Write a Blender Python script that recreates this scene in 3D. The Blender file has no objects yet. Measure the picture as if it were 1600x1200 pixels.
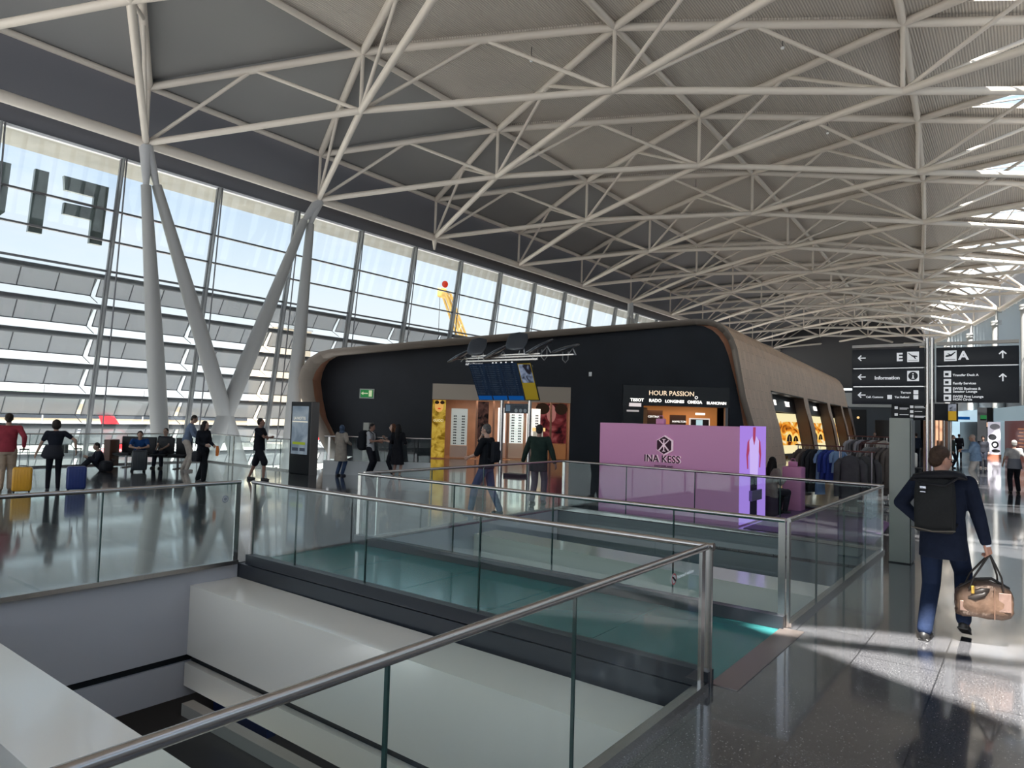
import bpy, bmesh, math, random
from mathutils import Vector, Matrix
R_ = random.Random(7)
SC = bpy.context.scene
COL = SC.collection
# ------------------------------------------------------------------ camera
cam_d = bpy.data.cameras.new('camera'); cam = bpy.data.objects.new('camera', cam_d); COL.objects.link(cam)
H = 1.95
def nrm(v): return Vector(v).normalized()
_F = 1068.0
_Y = nrm((1610-800, 600-676, -_F)); _mX = nrm((-610-800, 600-612, -_F))
_X = -(_mX-_Y*_mX.dot(_Y)); _X.normalize(); _Z = _X.cross(_Y)
Rwc = Matrix((_X, _Y, _Z))            # camera -> world (rows are the world axes in camera space)
cam.matrix_world = Matrix.Translation((0, 0, H)) @ Rwc.to_4x4()
cam_d.sensor_width = 36.0; cam_d.lens = 36.0*_F/1600.0; cam_d.clip_start = 0.05; cam_d.clip_end = 4000
SC.camera = cam
# ------------------------------------------------------------------ view
vs = SC.view_settings
SC.display_settings.display_device = 'sRGB'
vs.view_transform = 'Standard'; vs.look = 'None'; vs.gamma = 1.0; vs.use_curve_mapping = False
vs.exposure = 0.48
SC.cycles.max_bounces = 8; SC.cycles.transparent_max_bounces = 28
SC.cycles.diffuse_bounces = 4; SC.cycles.glossy_bounces = 5; SC.cycles.transmission_bounces = 6
SC.cycles.sample_clamp_indirect = 6.0
SC.cycles.use_denoising = True
# ------------------------------------------------------------------ world
W = bpy.data.worlds.new('sky'); SC.world = W; W.use_nodes = True
nt = W.node_tree; nt.nodes.clear()
def N(t, kind, **kw):
    n = t.nodes.new(kind)
    for k, v in kw.items(): setattr(n, k, v)
    return n
out = N(nt, 'ShaderNodeOutputWorld'); bg = N(nt, 'ShaderNodeBackground')
tc = N(nt, 'ShaderNodeTexCoord'); sep = N(nt, 'ShaderNodeSeparateXYZ'); nt.links.new(tc.outputs['Generated'], sep.inputs[0])
rp = N(nt, 'ShaderNodeValToRGB'); e = rp.color_ramp.elements
e[0].position = 0.0; e[0].color = (1.75, 1.85, 1.9, 1); e[1].position = 0.75; e[1].color = (0.22, 0.38, 0.66, 1)
q = e.new(0.12); q.color = (.88, .96, 1.0, 1); q = e.new(0.35); q.color = (0.46, 0.62, 0.85, 1)
nt.links.new(sep.outputs['Z'], rp.inputs[0])
mp = N(nt, 'ShaderNodeMapping'); mp.inputs['Scale'].default_value = (2.2, 2.2, 9.0); nt.links.new(tc.outputs['Generated'], mp.inputs[0])
nz = N(nt, 'ShaderNodeTexNoise'); nz.inputs['Scale'].default_value = 2.0; nz.inputs['Detail'].default_value = 7; nz.inputs['Roughness'].default_value = .62
nt.links.new(mp.outputs[0], nz.inputs['Vector'])
cr = N(nt, 'ShaderNodeValToRGB'); cr.color_ramp.elements[0].position = .42; cr.color_ramp.elements[1].position = .68
cr.color_ramp.elements[0].color = (0, 0, 0, 1); cr.color_ramp.elements[1].color = (.75, .75, .75, 1)
nt.links.new(nz.outputs['Fac'], cr.inputs[0])
mx = N(nt, 'ShaderNodeMixRGB'); mx.inputs[2].default_value = (0.84, 0.90, 0.96, 1)
nt.links.new(cr.outputs[0], mx.inputs[0]); nt.links.new(rp.outputs[0], mx.inputs[1])
nt.links.new(mx.outputs[0], bg.inputs['Color']); bg.inputs['Strength'].default_value = 1.25
nt.links.new(bg.outputs[0], out.inputs[0])
# ------------------------------------------------------------------ sun
SUN = Vector((-1.75, 6.65, -13.2)).normalized()
sd_ = bpy.data.lights.new('sun', 'SUN'); sd_.energy = 27.0; sd_.angle = math.radians(.7); sd_.color = (1.0, .96, .9)
so = bpy.data.objects.new('sun', sd_); COL.objects.link(so); so.rotation_euler = SUN.to_track_quat('-Z', 'Y').to_euler(); so.location = (10, -20, 40)
# ------------------------------------------------------------------ materials
MT = {}
def pm(name, col, rough=.5, metal=0.0, emit=None, estr=0.0, spec=.5, trans=0.0, alpha=1.0, coat=0.0, bump=None, var=None):
    """principled; bump=(scale, strength) noise bump; var=(scale, amount) noise colour variation"""
    if name in MT: return MT[name]
    m = bpy.data.materials.new(name); m.use_nodes = True; t = m.node_tree; b = t.nodes['Principled BSDF']
    b.inputs['Base Color'].default_value = (*col, 1); b.inputs['Roughness'].default_value = rough; b.inputs['Metallic'].default_value = metal
    b.inputs['Specular IOR Level'].default_value = spec
    if coat: b.inputs['Coat Weight'].default_value = coat; b.inputs['Coat Roughness'].default_value = .08
    if emit: b.inputs['Emission Color'].default_value = (*emit, 1); b.inputs['Emission Strength'].default_value = estr
    if bump or var:
        c = N(t, 'ShaderNodeTexCoord')
    if var:
        n_ = N(t, 'ShaderNodeTexNoise'); n_.inputs['Scale'].default_value = var[0]; n_.inputs['Detail'].default_value = 4
        t.links.new(c.outputs['Object'], n_.inputs['Vector'])
        r = N(t, 'ShaderNodeValToRGB'); a = var[1]
        r.color_ramp.elements[0].position = .3; r.color_ramp.elements[1].position = .7
        r.color_ramp.elements[0].color = (*[max(0, x*(1-a)) for x in col], 1); r.color_ramp.elements[1].color = (*[min(1, x*(1+a)) for x in col], 1)
        t.links.new(n_.outputs['Fac'], r.inputs[0]); t.links.new(r.outputs[0], b.inputs['Base Color'])
    if bump:
        n_ = N(t, 'ShaderNodeTexNoise'); n_.inputs['Scale'].default_value = bump[0]; n_.inputs['Detail'].default_value = 3
        t.links.new(c.outputs['Object'], n_.inputs['Vector'])
        bp = N(t, 'ShaderNodeBump'); bp.inputs['Strength'].default_value = bump[1]; bp.inputs['Distance'].default_value = .02
        t.links.new(n_.outputs['Fac'], bp.inputs['Height']); t.links.new(bp.outputs[0], b.inputs['Normal'])
    MT[name] = m; return m
def emis(name, col, s):
    if name in MT: return MT[name]
    m = bpy.data.materials.new(name); m.use_nodes = True; t = m.node_tree; t.nodes.clear()
    o = N(t, 'ShaderNodeOutputMaterial'); e_ = N(t, 'ShaderNodeEmission'); e_.inputs[0].default_value = (*col, 1); e_.inputs[1].default_value = s*.72
    t.links.new(e_.outputs[0], o.inputs[0]); MT[name] = m; return m
def glass(name, tint, ior=1.45, refl=1.0):
    """clear sheet: tinted transparency with fresnel reflection"""
    if name in MT: return MT[name]
    m = bpy.data.materials.new(name); m.use_nodes = True; t = m.node_tree; t.nodes.clear()
    o = N(t, 'ShaderNodeOutputMaterial'); tr = N(t, 'ShaderNodeBsdfTransparent'); tr.inputs[0].default_value = (*tint, 1)
    g = N(t, 'ShaderNodeBsdfGlossy'); g.inputs['Roughness'].default_value = 0.0; g.inputs[0].default_value = (refl, refl, refl, 1)
    f = N(t, 'ShaderNodeFresnel'); f.inputs[0].default_value = ior; x = N(t, 'ShaderNodeMixShader')
    geo = N(t, 'ShaderNodeNewGeometry'); ma = N(t, 'ShaderNodeMath', operation='MULTIPLY')
    inv = N(t, 'ShaderNodeMath', operation='SUBTRACT'); inv.inputs[0].default_value = 1.0
    t.links.new(geo.outputs['Backfacing'], inv.inputs[1]); t.links.new(f.outputs[0], ma.inputs[0]); t.links.new(inv.outputs[0], ma.inputs[1])
    t.links.new(ma.outputs[0], x.inputs[0]); t.links.new(tr.outputs[0], x.inputs[1]); t.links.new(g.outputs[0], x.inputs[2])
    t.links.new(x.outputs[0], o.inputs[0]); MT[name] = m; return m
# ------------------------------------------------------------------ mesh helpers
class MB:
    def __init__(s): s.v = []; s.f = []; s.mi = []; s.cur = 0; s.mats = []; s.sm = []
    def use(s, m):
        if m not in s.mats: s.mats.append(m)
        s.cur = s.mats.index(m); return s
    def add(s, vs_, fs, smooth=False):
        o = len(s.v); s.v += [tuple(x) for x in vs_]
        for f in fs: s.f.append(tuple(i+o for i in f)); s.mi.append(s.cur); s.sm.append(smooth)
        return s
    def box(s, a, b, M=None):
        (x0, y0, z0), (x1, y1, z1) = a, b
        vs_ = [Vector(p) for p in ((x0,y0,z0),(x1,y0,z0),(x1,y1,z0),(x0,y1,z0),(x0,y0,z1),(x1,y0,z1),(x1,y1,z1),(x0,y1,z1))]
        if M: vs_ = [M @ p for p in vs_]
        return s.add(vs_, [(0,3,2,1),(4,5,6,7),(0,1,5,4),(1,2,6,5),(2,3,7,6),(3,0,4,7)])
    def cbox(s, c, d, M=None): return s.box([c[i]-d[i]/2 for i in range(3)], [c[i]+d[i]/2 for i in range(3)], M)
    def rbox(s, c, d, r=.01, M=None, seg=2):
        bm = bmesh.new(); bmesh.ops.create_cube(bm, size=1)
        for v in bm.verts: v.co = Vector((v.co.x*d[0], v.co.y*d[1], v.co.z*d[2]))
        bmesh.ops.bevel(bm, geom=bm.edges[:], offset=min(r, min(d)*.49), segments=seg, affect='EDGES', profile=.5)
        for v in bm.verts:
            v.co += Vector(c)
            if M: v.co = M @ v.co
        bm.verts.index_update()
        s.add([v.co.copy() for v in bm.verts], [[v.index for v in f.verts] for f in bm.faces], True); bm.free(); return s
    def tube(s, p0, p1, r0, r1=None, n=12, caps=True):
        p0 = Vector(p0); p1 = Vector(p1); r1 = r0 if r1 is None else r1
        d = (p1-p0).normalized(); a = d.orthogonal().normalized(); b = d.cross(a)
        vs_ = []
        for p, r in ((p0, r0), (p1, r1)):
            for i in range(n):
                t_ = 2*math.pi*i/n; vs_.append(p+a*(r*math.cos(t_))+b*(r*math.sin(t_)))
        s.add(vs_, [(i, (i+1) % n, n+(i+1) % n, n+i) for i in range(n)], True)
        if caps: s.add(vs_, [tuple(range(n-1, -1, -1)), tuple(range(n, 2*n))])
        return s
    def path(s, pts, r, n=8, caps=True):
        pts = [Vector(p) for p in pts]; vs_ = []; pa = None
        rr = r if isinstance(r, (list, tuple)) else [r]*len(pts)
        for i, p in enumerate(pts):
            d = (pts[min(i+1, len(pts)-1)]-pts[max(i-1, 0)]).normalized()
            a = d.orthogonal().normalized() if pa is None else (pa-d*pa.dot(d)).normalized()
            pa = a; b = d.cross(a)
            for k in range(n):
                t_ = 2*math.pi*k/n; vs_.append(p+a*(rr[i]*math.cos(t_))+b*(rr[i]*math.sin(t_)))
        m = len(pts); fs = []
        for i in range(m-1):
            for k in range(n): fs.append((i*n+k, i*n+(k+1) % n, (i+1)*n+(k+1) % n, (i+1)*n+k))
        s.add(vs_, fs, True)
        if caps: s.add(vs_, [tuple(range(n-1, -1, -1)), tuple(range((m-1)*n, m*n))])
        return s
    def prism(s, poly, axis_fn, t0, t1):
        """poly 2-D points (ccw); axis_fn(u,v,t) -> 3-D"""
        n = len(poly); vs_ = [axis_fn(u, v, t0) for u, v in poly]+[axis_fn(u, v, t1) for u, v in poly]
        return s.add(vs_, [tuple(range(n-1, -1, -1)), tuple(range(n, 2*n))]+[(i, (i+1) % n, n+(i+1) % n, n+i) for i in range(n)])
    def ell(s, c, r, M=None, nu=14, nv=9):
        vs_ = []; c = Vector(c)
        for j in range(nv+1):
            ph = math.pi*j/nv
            for i in range(nu):
                th = 2*math.pi*i/nu; p = Vector((r[0]*math.sin(ph)*math.cos(th), r[1]*math.sin(ph)*math.sin(th), r[2]*math.cos(ph)))
                vs_.append(c+((M @ p) if M else p))
        fs = [(j*nu+i, (j+1)*nu+i, (j+1)*nu+(i+1) % nu, j*nu+(i+1) % nu) for j in range(nv) for i in range(nu)]
        return s.add(vs_, fs, True)
    def rings(s, rings, caps=True):
        """list of equal-length loops of points"""
        n = len(rings[0]); vs_ = [p for r in rings for p in r]
        s.add(vs_, [(j*n+i, j*n+(i+1) % n, (j+1)*n+(i+1) % n, (j+1)*n+i) for j in range(len(rings)-1) for i in range(n)], True)
        if caps: s.add(vs_, [tuple(range(n-1, -1, -1)), tuple(range((len(rings)-1)*n, len(rings)*n))])
        return s
    def mesh(s, name):
        me = bpy.data.meshes.new(name); me.from_pydata(s.v, [], s.f)
        for m in s.mats: me.materials.append(m)
        if s.f:
            me.polygons.foreach_set('material_index', s.mi); me.polygons.foreach_set('use_smooth', s.sm)
        me.validate(); me.update(); return me
    def build(s, name, mat=None, parent=None, **kw):
        me = s.mesh(name)
        if mat is not None and not s.mats: me.materials.append(mat)
        o = bpy.data.objects.new(name, me); COL.objects.link(o)
        if parent is not None:
            o.parent = parent
        if kw: tag(o, **kw)
        return o
def tag(o, label=None, cat=None, group=None, kind=None):
    if label: o['label'] = label
    if cat: o['category'] = cat
    if group: o['group'] = group
    if kind: o['kind'] = kind
    return o
def empty(name, loc=(0, 0, 0), rz=0.0, **kw):
    o = bpy.data.objects.new(name, None); COL.objects.link(o); o.location = loc; o.rotation_euler = (0, 0, rz); o.empty_display_size = .2
    tag(o, **kw); return o
def struct(mb, name, mat=None, parent=None):
    o = mb.build(name, mat, parent)
    if parent is None: o['kind'] = 'structure'
    return o
def copy_tree(o, parent=None):
    c = o.copy(); COL.objects.link(c); c.parent = parent
    for ch in KIDS.get(o.name, []): copy_tree(ch, c)
    return c
def kids_index():
    KIDS.clear()
    for o in bpy.data.objects:
        if o.parent: KIDS.setdefault(o.parent.name, []).append(o)
KIDS = {}
def bake(mb, name, voxel, smooth=3, mat=None, parent=None):
    """fuse overlapping closed shapes into one continuous surface"""
    me = mb.mesh(name); o = bpy.data.objects.new(name+'_src', me); COL.objects.link(o)
    m = o.modifiers.new('r', 'REMESH'); m.mode = 'VOXEL'; m.voxel_size = voxel; m.use_smooth_shade = True
    if smooth:
        k = o.modifiers.new('s', 'SMOOTH'); k.factor = .5; k.iterations = smooth
    dg = bpy.context.evaluated_depsgraph_get(); ev = o.evaluated_get(dg)
    nm = bpy.data.meshes.new_from_object(ev, depsgraph=dg); nm.name = name
    bpy.data.objects.remove(o); bpy.data.meshes.remove(me)
    nm.materials.clear()
    if mat: nm.materials.append(mat)
    nm.polygons.foreach_set('use_smooth', [True]*len(nm.polygons))
    r = bpy.data.objects.new(name, nm); COL.objects.link(r)
    if parent is not None: r.parent = parent
    return r
FONT_CACHE = {}
def text(body, size, M, mat, name='lettering', parent=None, align='LEFT', depth=.004, stretch=1.0, offset=0.0, shear=0.0):
    """text in the local xz... plane of M (x right, y up, z out), converted to mesh"""
    cu = bpy.data.curves.new(name, 'FONT'); cu.body = body; cu.size = size; cu.align_x = align; cu.extrude = depth; cu.offset = offset; cu.shear = shear
    cu.resolution_u = 3
    o = bpy.data.objects.new(name+'_src', cu); COL.objects.link(o)
    dg = bpy.context.evaluated_depsgraph_get(); me = bpy.data.meshes.new_from_object(o.evaluated_get(dg), depsgraph=dg)
    bpy.data.objects.remove(o); bpy.data.curves.remove(cu)
    S = Matrix.Diagonal((stretch, 1, 1, 1)); me.transform(M @ S); me.name = name
    me.materials.clear(); me.materials.append(mat)
    r = bpy.data.objects.new(name, me); COL.objects.link(r)
    if parent is not None: r.parent = parent
    return r
def frame(o, xdir, ydir=(0, 0, 1)):
    """matrix with x along xdir, y along ydir, z = x cross y, origin o"""
    x = Vector(xdir).normalized(); y = Vector(ydir).normalized(); z = x.cross(y).normalized()
    M = Matrix((x, y, z)).transposed().to_4x4(); M.translation = Vector(o); return M
def join_text(items, name, mat, parent):
    """several text lines as one mesh part"""
    obs = [text(*it[:3], mat, name='tmp', parent=None, **it[3]) for it in items]
    mb = MB()
    for o in obs:
        me = o.data; mb.add([v.co.copy() for v in me.vertices], [tuple(p.vertices) for p in me.polygons])
        bpy.data.objects.remove(o); bpy.data.meshes.remove(me)
    return mb.build(name, mat, parent)
# shared materials
STEEL = pm('brushed_steel', (.50, .47, .45), .24, 1.0)
STEELD = pm('dark_steel', (.16, .16, .17), .35, .9)
WSTEEL = pm('white_painted_steel', (.65, .585, .515), .42, spec=.4)
COLM = pm('column_paint', (.34, .34, .335), .45, spec=.4)
BLACK = pm('black_matte', (.010, .011, .013), .5, spec=.25)
SIGNB = pm('sign_dark', (.010, .012, .016), .4, spec=.25)
SIGNW = pm('sign_white', (.62, .63, .64), .5, emit=(.75, .77, .8), estr=.25)
GLASS = glass('railing_glass', (.93, .975, .968), 1.6)
# ================================================================== geometry of the hall
S_ = 7.468; Y1 = 11.09
def rowX(r, y):
    x0 = (-25.2, -18.0, -10.2, -2.3, 6.45)[r]; k = (0, .00013, .0006, .00122, .00205)[r]
    yy = max(y, 0); return x0-k*yy*yy
ROWZ = (11.4, 12.2, 12.35, 11.8, 11.2)
def node(r, k, up=False):
    y = Y1+(k-1)*S_
    return Vector((rowX(r, y), y, ROWZ[r]+(2.05 if up else 0)))
def ks(r):
    k = -2.0+(.5 if r % 2 else 0); o = []
    while k <= 12.01: o.append(k); k += 1
    return o
XR = lambda y: rowX(4, y)
# ---------------------------------------------------------------- floor material: dark speckled granite tiles, polished
fm = bpy.data.materials.new('granite_tiles'); fm.use_nodes = True; t = fm.node_tree; b = t.nodes['Principled BSDF']
c = N(t, 'ShaderNodeTexCoord')
vo = N(t, 'ShaderNodeTexVoronoi'); vo.inputs['Scale'].default_value = 75; t.links.new(c.outputs['Object'], vo.inputs['Vector'])
r = N(t, 'ShaderNodeValToRGB'); r.color_ramp.elements[0].position = .0; r.color_ramp.elements[0].color = (1, 1, 1, 1)
r.color_ramp.elements[1].position = .30; r.color_ramp.elements[1].color = (0, 0, 0, 1); t.links.new(vo.outputs['Distance'], r.inputs[0])
hs = N(t, 'ShaderNodeSeparateColor'); t.links.new(vo.outputs['Color'], hs.inputs[0])
g_ = N(t, 'ShaderNodeMath', operation='GREATER_THAN'); g_.inputs[1].default_value = .86; t.links.new(hs.outputs[0], g_.inputs[0])
ml = N(t, 'ShaderNodeMath', operation='MULTIPLY'); t.links.new(g_.outputs[0], ml.inputs[0]); t.links.new(r.outputs[0], ml.inputs[1])
n2 = N(t, 'ShaderNodeTexNoise'); n2.inputs['Scale'].default_value = 85; n2.inputs['Detail'].default_value = 4; t.links.new(c.outputs['Object'], n2.inputs['Vector'])
r2 = N(t, 'ShaderNodeValToRGB'); r2.color_ramp.elements[0].position = .35; r2.color_ramp.elements[0].color = (.030, .030, .034, 1)
r2.color_ramp.elements[1].position = .65; r2.color_ramp.elements[1].color = (.125, .123, .13, 1); t.links.new(n2.outputs['Fac'], r2.inputs[0])
m1 = N(t, 'ShaderNodeMixRGB'); m1.inputs[2].default_value = (.62, .62, .64, 1); t.links.new(ml.outputs[0], m1.inputs[0]); t.links.new(r2.outputs[0], m1.inputs[1])
br = N(t, 'ShaderNodeTexBrick'); br.offset = .5; br.inputs['Scale'].default_value = 1.0; br.inputs['Brick Width'].default_value = 1.2; br.inputs['Row Height'].default_value = .6
br.inputs['Mortar Size'].default_value = .005; br.inputs['Mortar Smooth'].default_value = .2; br.inputs['Color1'].default_value = (1, 1, 1, 1); br.inputs['Color2'].default_value = (.86, .86, .86, 1); br.inputs['Mortar'].default_value = (.25, .25, .25, 1)
mpp = N(t, 'ShaderNodeMapping'); mpp.inputs['Rotation'].default_value = (0, 0, math.pi/2); t.links.new(c.outputs['Object'], mpp.inputs[0]); t.links.new(mpp.outputs[0], br.inputs['Vector'])
m2 = N(t, 'ShaderNodeMixRGB', blend_type='MULTIPLY'); m2.inputs[0].default_value = 1; t.links.new(m1.outputs[0], m2.inputs[1]); t.links.new(br.outputs['Color'], m2.inputs[2])
t.links.new(m2.outputs[0], b.inputs['Base Color'])
n3 = N(t, 'ShaderNodeTexNoise'); n3.inputs['Scale'].default_value = 2.2; n3.inputs['Detail'].default_value = 5; t.links.new(c.outputs['Object'], n3.inputs['Vector'])
mr = N(t, 'ShaderNodeMapRange'); mr.inputs[3].default_value = .13; mr.inputs[4].default_value = .21; t.links.new(n3.outputs['Fac'], mr.inputs[0]); t.links.new(mr.outputs[0], b.inputs['Roughness'])
b.inputs['Specular IOR Level'].default_value = .5; b.inputs['Coat Weight'].default_value = 1.0; b.inputs['Coat Roughness'].default_value = .07; b.inputs['Coat IOR'].default_value = 1.6
FLOOR = fm
# ---------------------------------------------------------------- floor slab with the two voids
VX0, VX1 = -8.1, -1.9
def rect(mb, x0, y0, x1, y1, z0=-.35, z1=0.0): mb.box((x0, y0, z0), (x1, y1, z1))
fl = MB(); LX = -24.4
rect(fl, LX, -14, VX0, 13.5)                 # left of the voids
rect(fl, VX1, -14, 9.0, 13.5)                # right of the voids
rect(fl, VX0, -14, VX1, .2)                  # behind the camera
rect(fl, VX0, 12.45, VX1, 13.5)
P = lambda u, v, t_: Vector((u, v, t_))
fl.prism([(-18.2, 13.5), (9, 13.5), (9, 92), (-40, 92), (-40, 24), (-27.6, 24)], P, -.35, 0)
struct(fl, 'floor', FLOOR)
# glass bridge between the two voids
TEAL = pm('bridge_glass', (.03, .17, .17), .12, spec=.8)
bd = MB()
for i in range(5):
    a = VX0+i*(VX1-VX0)/5; bd.box((a+.004, 5.12, -.12), (a+(VX1-VX0)/5-.004, 6.9, -.002))
bo = bd.build('bridge_deck', TEAL); bo['kind'] = 'structure'
GREYW = pm('void_wall_grey', (.47, .46, .48), .4); CREAM = pm('lacquer_cream', (.80, .755, .67), .16, spec=.6, coat=.3); SLATE = pm('fascia_slate', (.022, .025, .032), .35)
# void walls
w = MB(); w.box((VX0-.3, .2, -1.0), (VX0+.004, 4.97, -.001)); w.box((VX0-.3, .2, -1.5), (VX0-.02, 4.97, -1.09)); struct(w, 'wall_void_left', GREYW)
w = MB(); w.box((VX0-.3, .2, -1.09), (VX0-.06, 5.1, -1.0)); struct(w, 'wall_void_recess', BLACK)
w = MB(); w.box((VX0-.25, 6.99, -1.8), (VX0+.004, 12.42, -.005)); struct(w, 'wall_second_void_left', GREYW)
w = MB(); w.box((VX0, 12.45, -3.2), (VX1, 12.7, -.36)); w.box((VX0, 12.43, -.3), (VX1, 12.449, -.02)); struct(w, 'wall_second_void_far', pm('void_far', (.17, .19, .2), .5))
w = MB(); w.box((VX1-.001, .2, -4.6), (VX1+.2, 12.45, -.36)); w.box((VX0, .0, -4.6), (VX1, .19, -.36)); struct(w, 'wall_void_right', GREYW)
w = MB(); w.box((VX0, 4.98, -1.4), (VX1, 5.115, -.01)); struct(w, 'wall_bridge_near', SLATE)
w = MB(); w.box((VX0, 6.91, -1.4), (VX1, 6.98, -.01)); w.box((VX0, 5.12, -.5), (VX1, 6.9, -.13)); struct(w, 'wall_bridge_far', SLATE)
w = MB(); w.box((-16, -4, -4.8), (2, 16, -4.6)); struct(w, 'floor_lower', pm('lower_floor', (.03, .03, .032), .3))
w = MB(); w.box((-16, 14.0, -4.6), (2, 14.2, -.4)); w.box((-16, 3.5, -4.6), (-15.8, 14, -.4)); struct(w, 'wall_lower', pm('lower_wall', (.03, .03, .033), .6))
def beam(y0, y1, y0b, y1b, label, x0=VX0, x1=VX1, lower=True):
    e_ = empty('cladding_beam', ((x0+x1)/2, (y0+y1)/2, -.18)); tag(e_, label, 'beam')
    ox, oy, oz = e_.location
    def bx(a0, b0, a1, b1, z0, z1, nm, mt):   # skewed box
        vs_ = []
        for z in (z0, z1): vs_ += [(x0-ox, a0-oy, z-oz), (x1-ox, b0-oy, z-oz), (x1-ox, b1-oy, z-oz), (x0-ox, a1-oy, z-oz)]
        MB().add(vs_, [(0,3,2,1),(4,5,6,7),(0,1,5,4),(1,2,6,5),(2,3,7,6),(3,0,4,7)]).build(nm, mt, e_)
    bx(y0, y0b, y1, y1b, -1.0, -.18, 'panel', CREAM)
    bx(y0+.06, y0b+.06, y1, y1b, -1.09, -1.001, 'shadow_gap', BLACK)
    if lower: bx(y0-.02, y0b-.02, y1, y1b, -1.36, -1.091, 'lower_panel', CREAM)
beam(4.36, 4.975, 4.30, 4.9, 'long cream lacquered beam spanning the near opening below the dark fascia')
beam(1.60, 2.22, 1.60, 2.20, 'pale lacquered beam at the near end of the opening, closest to the camera', lower=False)
beam(9.65, 10.3, 9.2, 9.98, 'cream lacquered beam spanning the farther opening behind the glass bridge')
lw = MB(); lw.box((-14.2, 8.3, -4.6), (-12.2, 8.5, -3.1)); lw.build('display_board', pm('blue_board', (.01, .035, .16), .5), label='dark blue board standing on the lower level below the near opening', cat='board')
lw = MB(); lw.box((-14.5, 7.75, -4.6), (-8.6, 8.0, -4.35)); lw.build('curb', pm('esc', (.30, .30, .29), .4), label='light grey curb down on the lower level below the near opening', cat='curb')
ll = bpy.data.lights.new('lower_fill_light', 'AREA'); ll.shape = 'RECTANGLE'; ll.size = 4; ll.size_y = .4; ll.energy = 45; ll.color = (1, .93, .85); lo_ = bpy.data.objects.new('lower_fill_light', ll); COL.objects.link(lo_); lo_.location = (-12, 8, -.6)  # added fill light under the slab to brighten the lower level
# brushed border strips along the floor edge
w = MB(); w.box((-1.93, 5.1, -.002), (-1.72, 6.95, .006)); tr = struct(w, 'trim_1', pm('strip_bronze', (.30, .25, .23), .35, .7))
# ---------------------------------------------------------------- railings
SEAL = pm('glass_edge', (.02, .05, .045), .2)
def railing(a, b_, label, panels=None, posts=(), base=.0, top=1.03, base_mat=None, end_round=False, group=None, joints=None, white=0):
    a = Vector((*a, 0)); b_ = Vector((*b_, 0)); L = (b_-a).length; ang = math.atan2(b_.y-a.y, b_.x-a.x)
    e_ = empty('glass_railing', a, ang); tag(e_, label, 'railing', group)
    z0 = white if white else (base if base else .05)
    js = [0]+(joints or [])+[L] if joints is not None else [L*i/(panels or max(1, round(L/1.45))) for i in range((panels or max(1, round(L/1.45)))+1)]
    for i in range(len(js)-1):
        MB().box((js[i]+.006, -.009, z0-.02), (js[i+1]-.006, .009, top-.02)).build('glass_panel', GLASS, e_)
    for j_ in js[1:-1]: MB().box((j_-.006, -.0095, z0-.02), (j_+.006, .0095, top-.02)).build('joint_seal', SEAL, e_)
    m = MB(); m.tube((0, 0, top), (L, 0, top), .0245, n=16)
    if end_round: m.tube((L-.002, 0, top), (L+.012, 0, top), .03, n=16)
    m.build('handrail', STEEL, e_)
    if white: MB().box((0, -.05, 0), (L, .05, white)).build('upstand', pm('upstand_white', (.55, .57, .57), .4), e_)
    elif base: MB().box((0, -.055, 0), (L, .055, base)).build('base_panel', SLATE, e_)
    else:
        MB().box((0, -.035, 0), (L, .035, .05)).build('shoe', STEEL, e_)
    for p in posts: MB().box((p-.032, -.012, 0), (p+.032, .012, top-.01)).box((p-.012, -.03, 0), (p+.012, .03, .02)).build('post', STEEL, e_)
    return e_
R1 = railing((-8.05, -2.0), (-8.05, 4.93), 'glass railing left of the near opening, running towards the windows side', joints=[1.0, 2.4, 3.85, 5.3], posts=[6.9])
R2 = railing((-7.95, 5.04), (-1.90, 5.04), 'glass railing across the back of the near opening on a low dark base', joints=[.95, 2.2, 3.8], posts=[.03, 6.02], base=.12, end_round=True)
R3 = railing((-1.93, -1.2), (-1.93, 4.99), 'nearest glass railing with thick steel handrail running up from the lower left', joints=[1.5, 3.02, 4.35], posts=[6.12])
R4 = railing((-8.15, 6.95), (-1.90, 6.95), 'glass railing behind the teal bridge in front of the second opening', joints=[1.95, 3.55, 5.1], posts=[.03, 6.22], base=.12)
R5 = railing((-1.88, 6.98), (-1.88, 12.3), 'glass railing on the right side of the second opening beside the walkway', joints=[1.1, 2.5, 3.9], posts=[.02, 5.3])
R6 = railing((-8.2, 7.1), (-8.2, 12.75), 'glass railing on the left side of the second opening', joints=[1.5, 2.9, 4.3], posts=[.3])
R7 = railing((-8.2, 12.75), (-1.88, 12.4), 'glass railing on the far side of the second opening in front of the pink wall', joints=[1.6, 3.1, 4.7], posts=[.02])
R8 = railing((-24.4, -12), (-24.4, 13.5), 'long glass railing along the floor edge by the tall window wall', posts=[25.4])
R9 = railing((-24.4, 13.5), (-18.25, 13.5), 'glass railing between the slanted columns and the digital display', posts=[1.8, 3.6])
R10 = railing((-17.77, 13.7), (-15.21, 15.87), 'glass railing on a solid pale base in front of the dark shop wall', joints=[.9, 1.9], posts=[.15, 2.3], top=1.2, white=.44)
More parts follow.
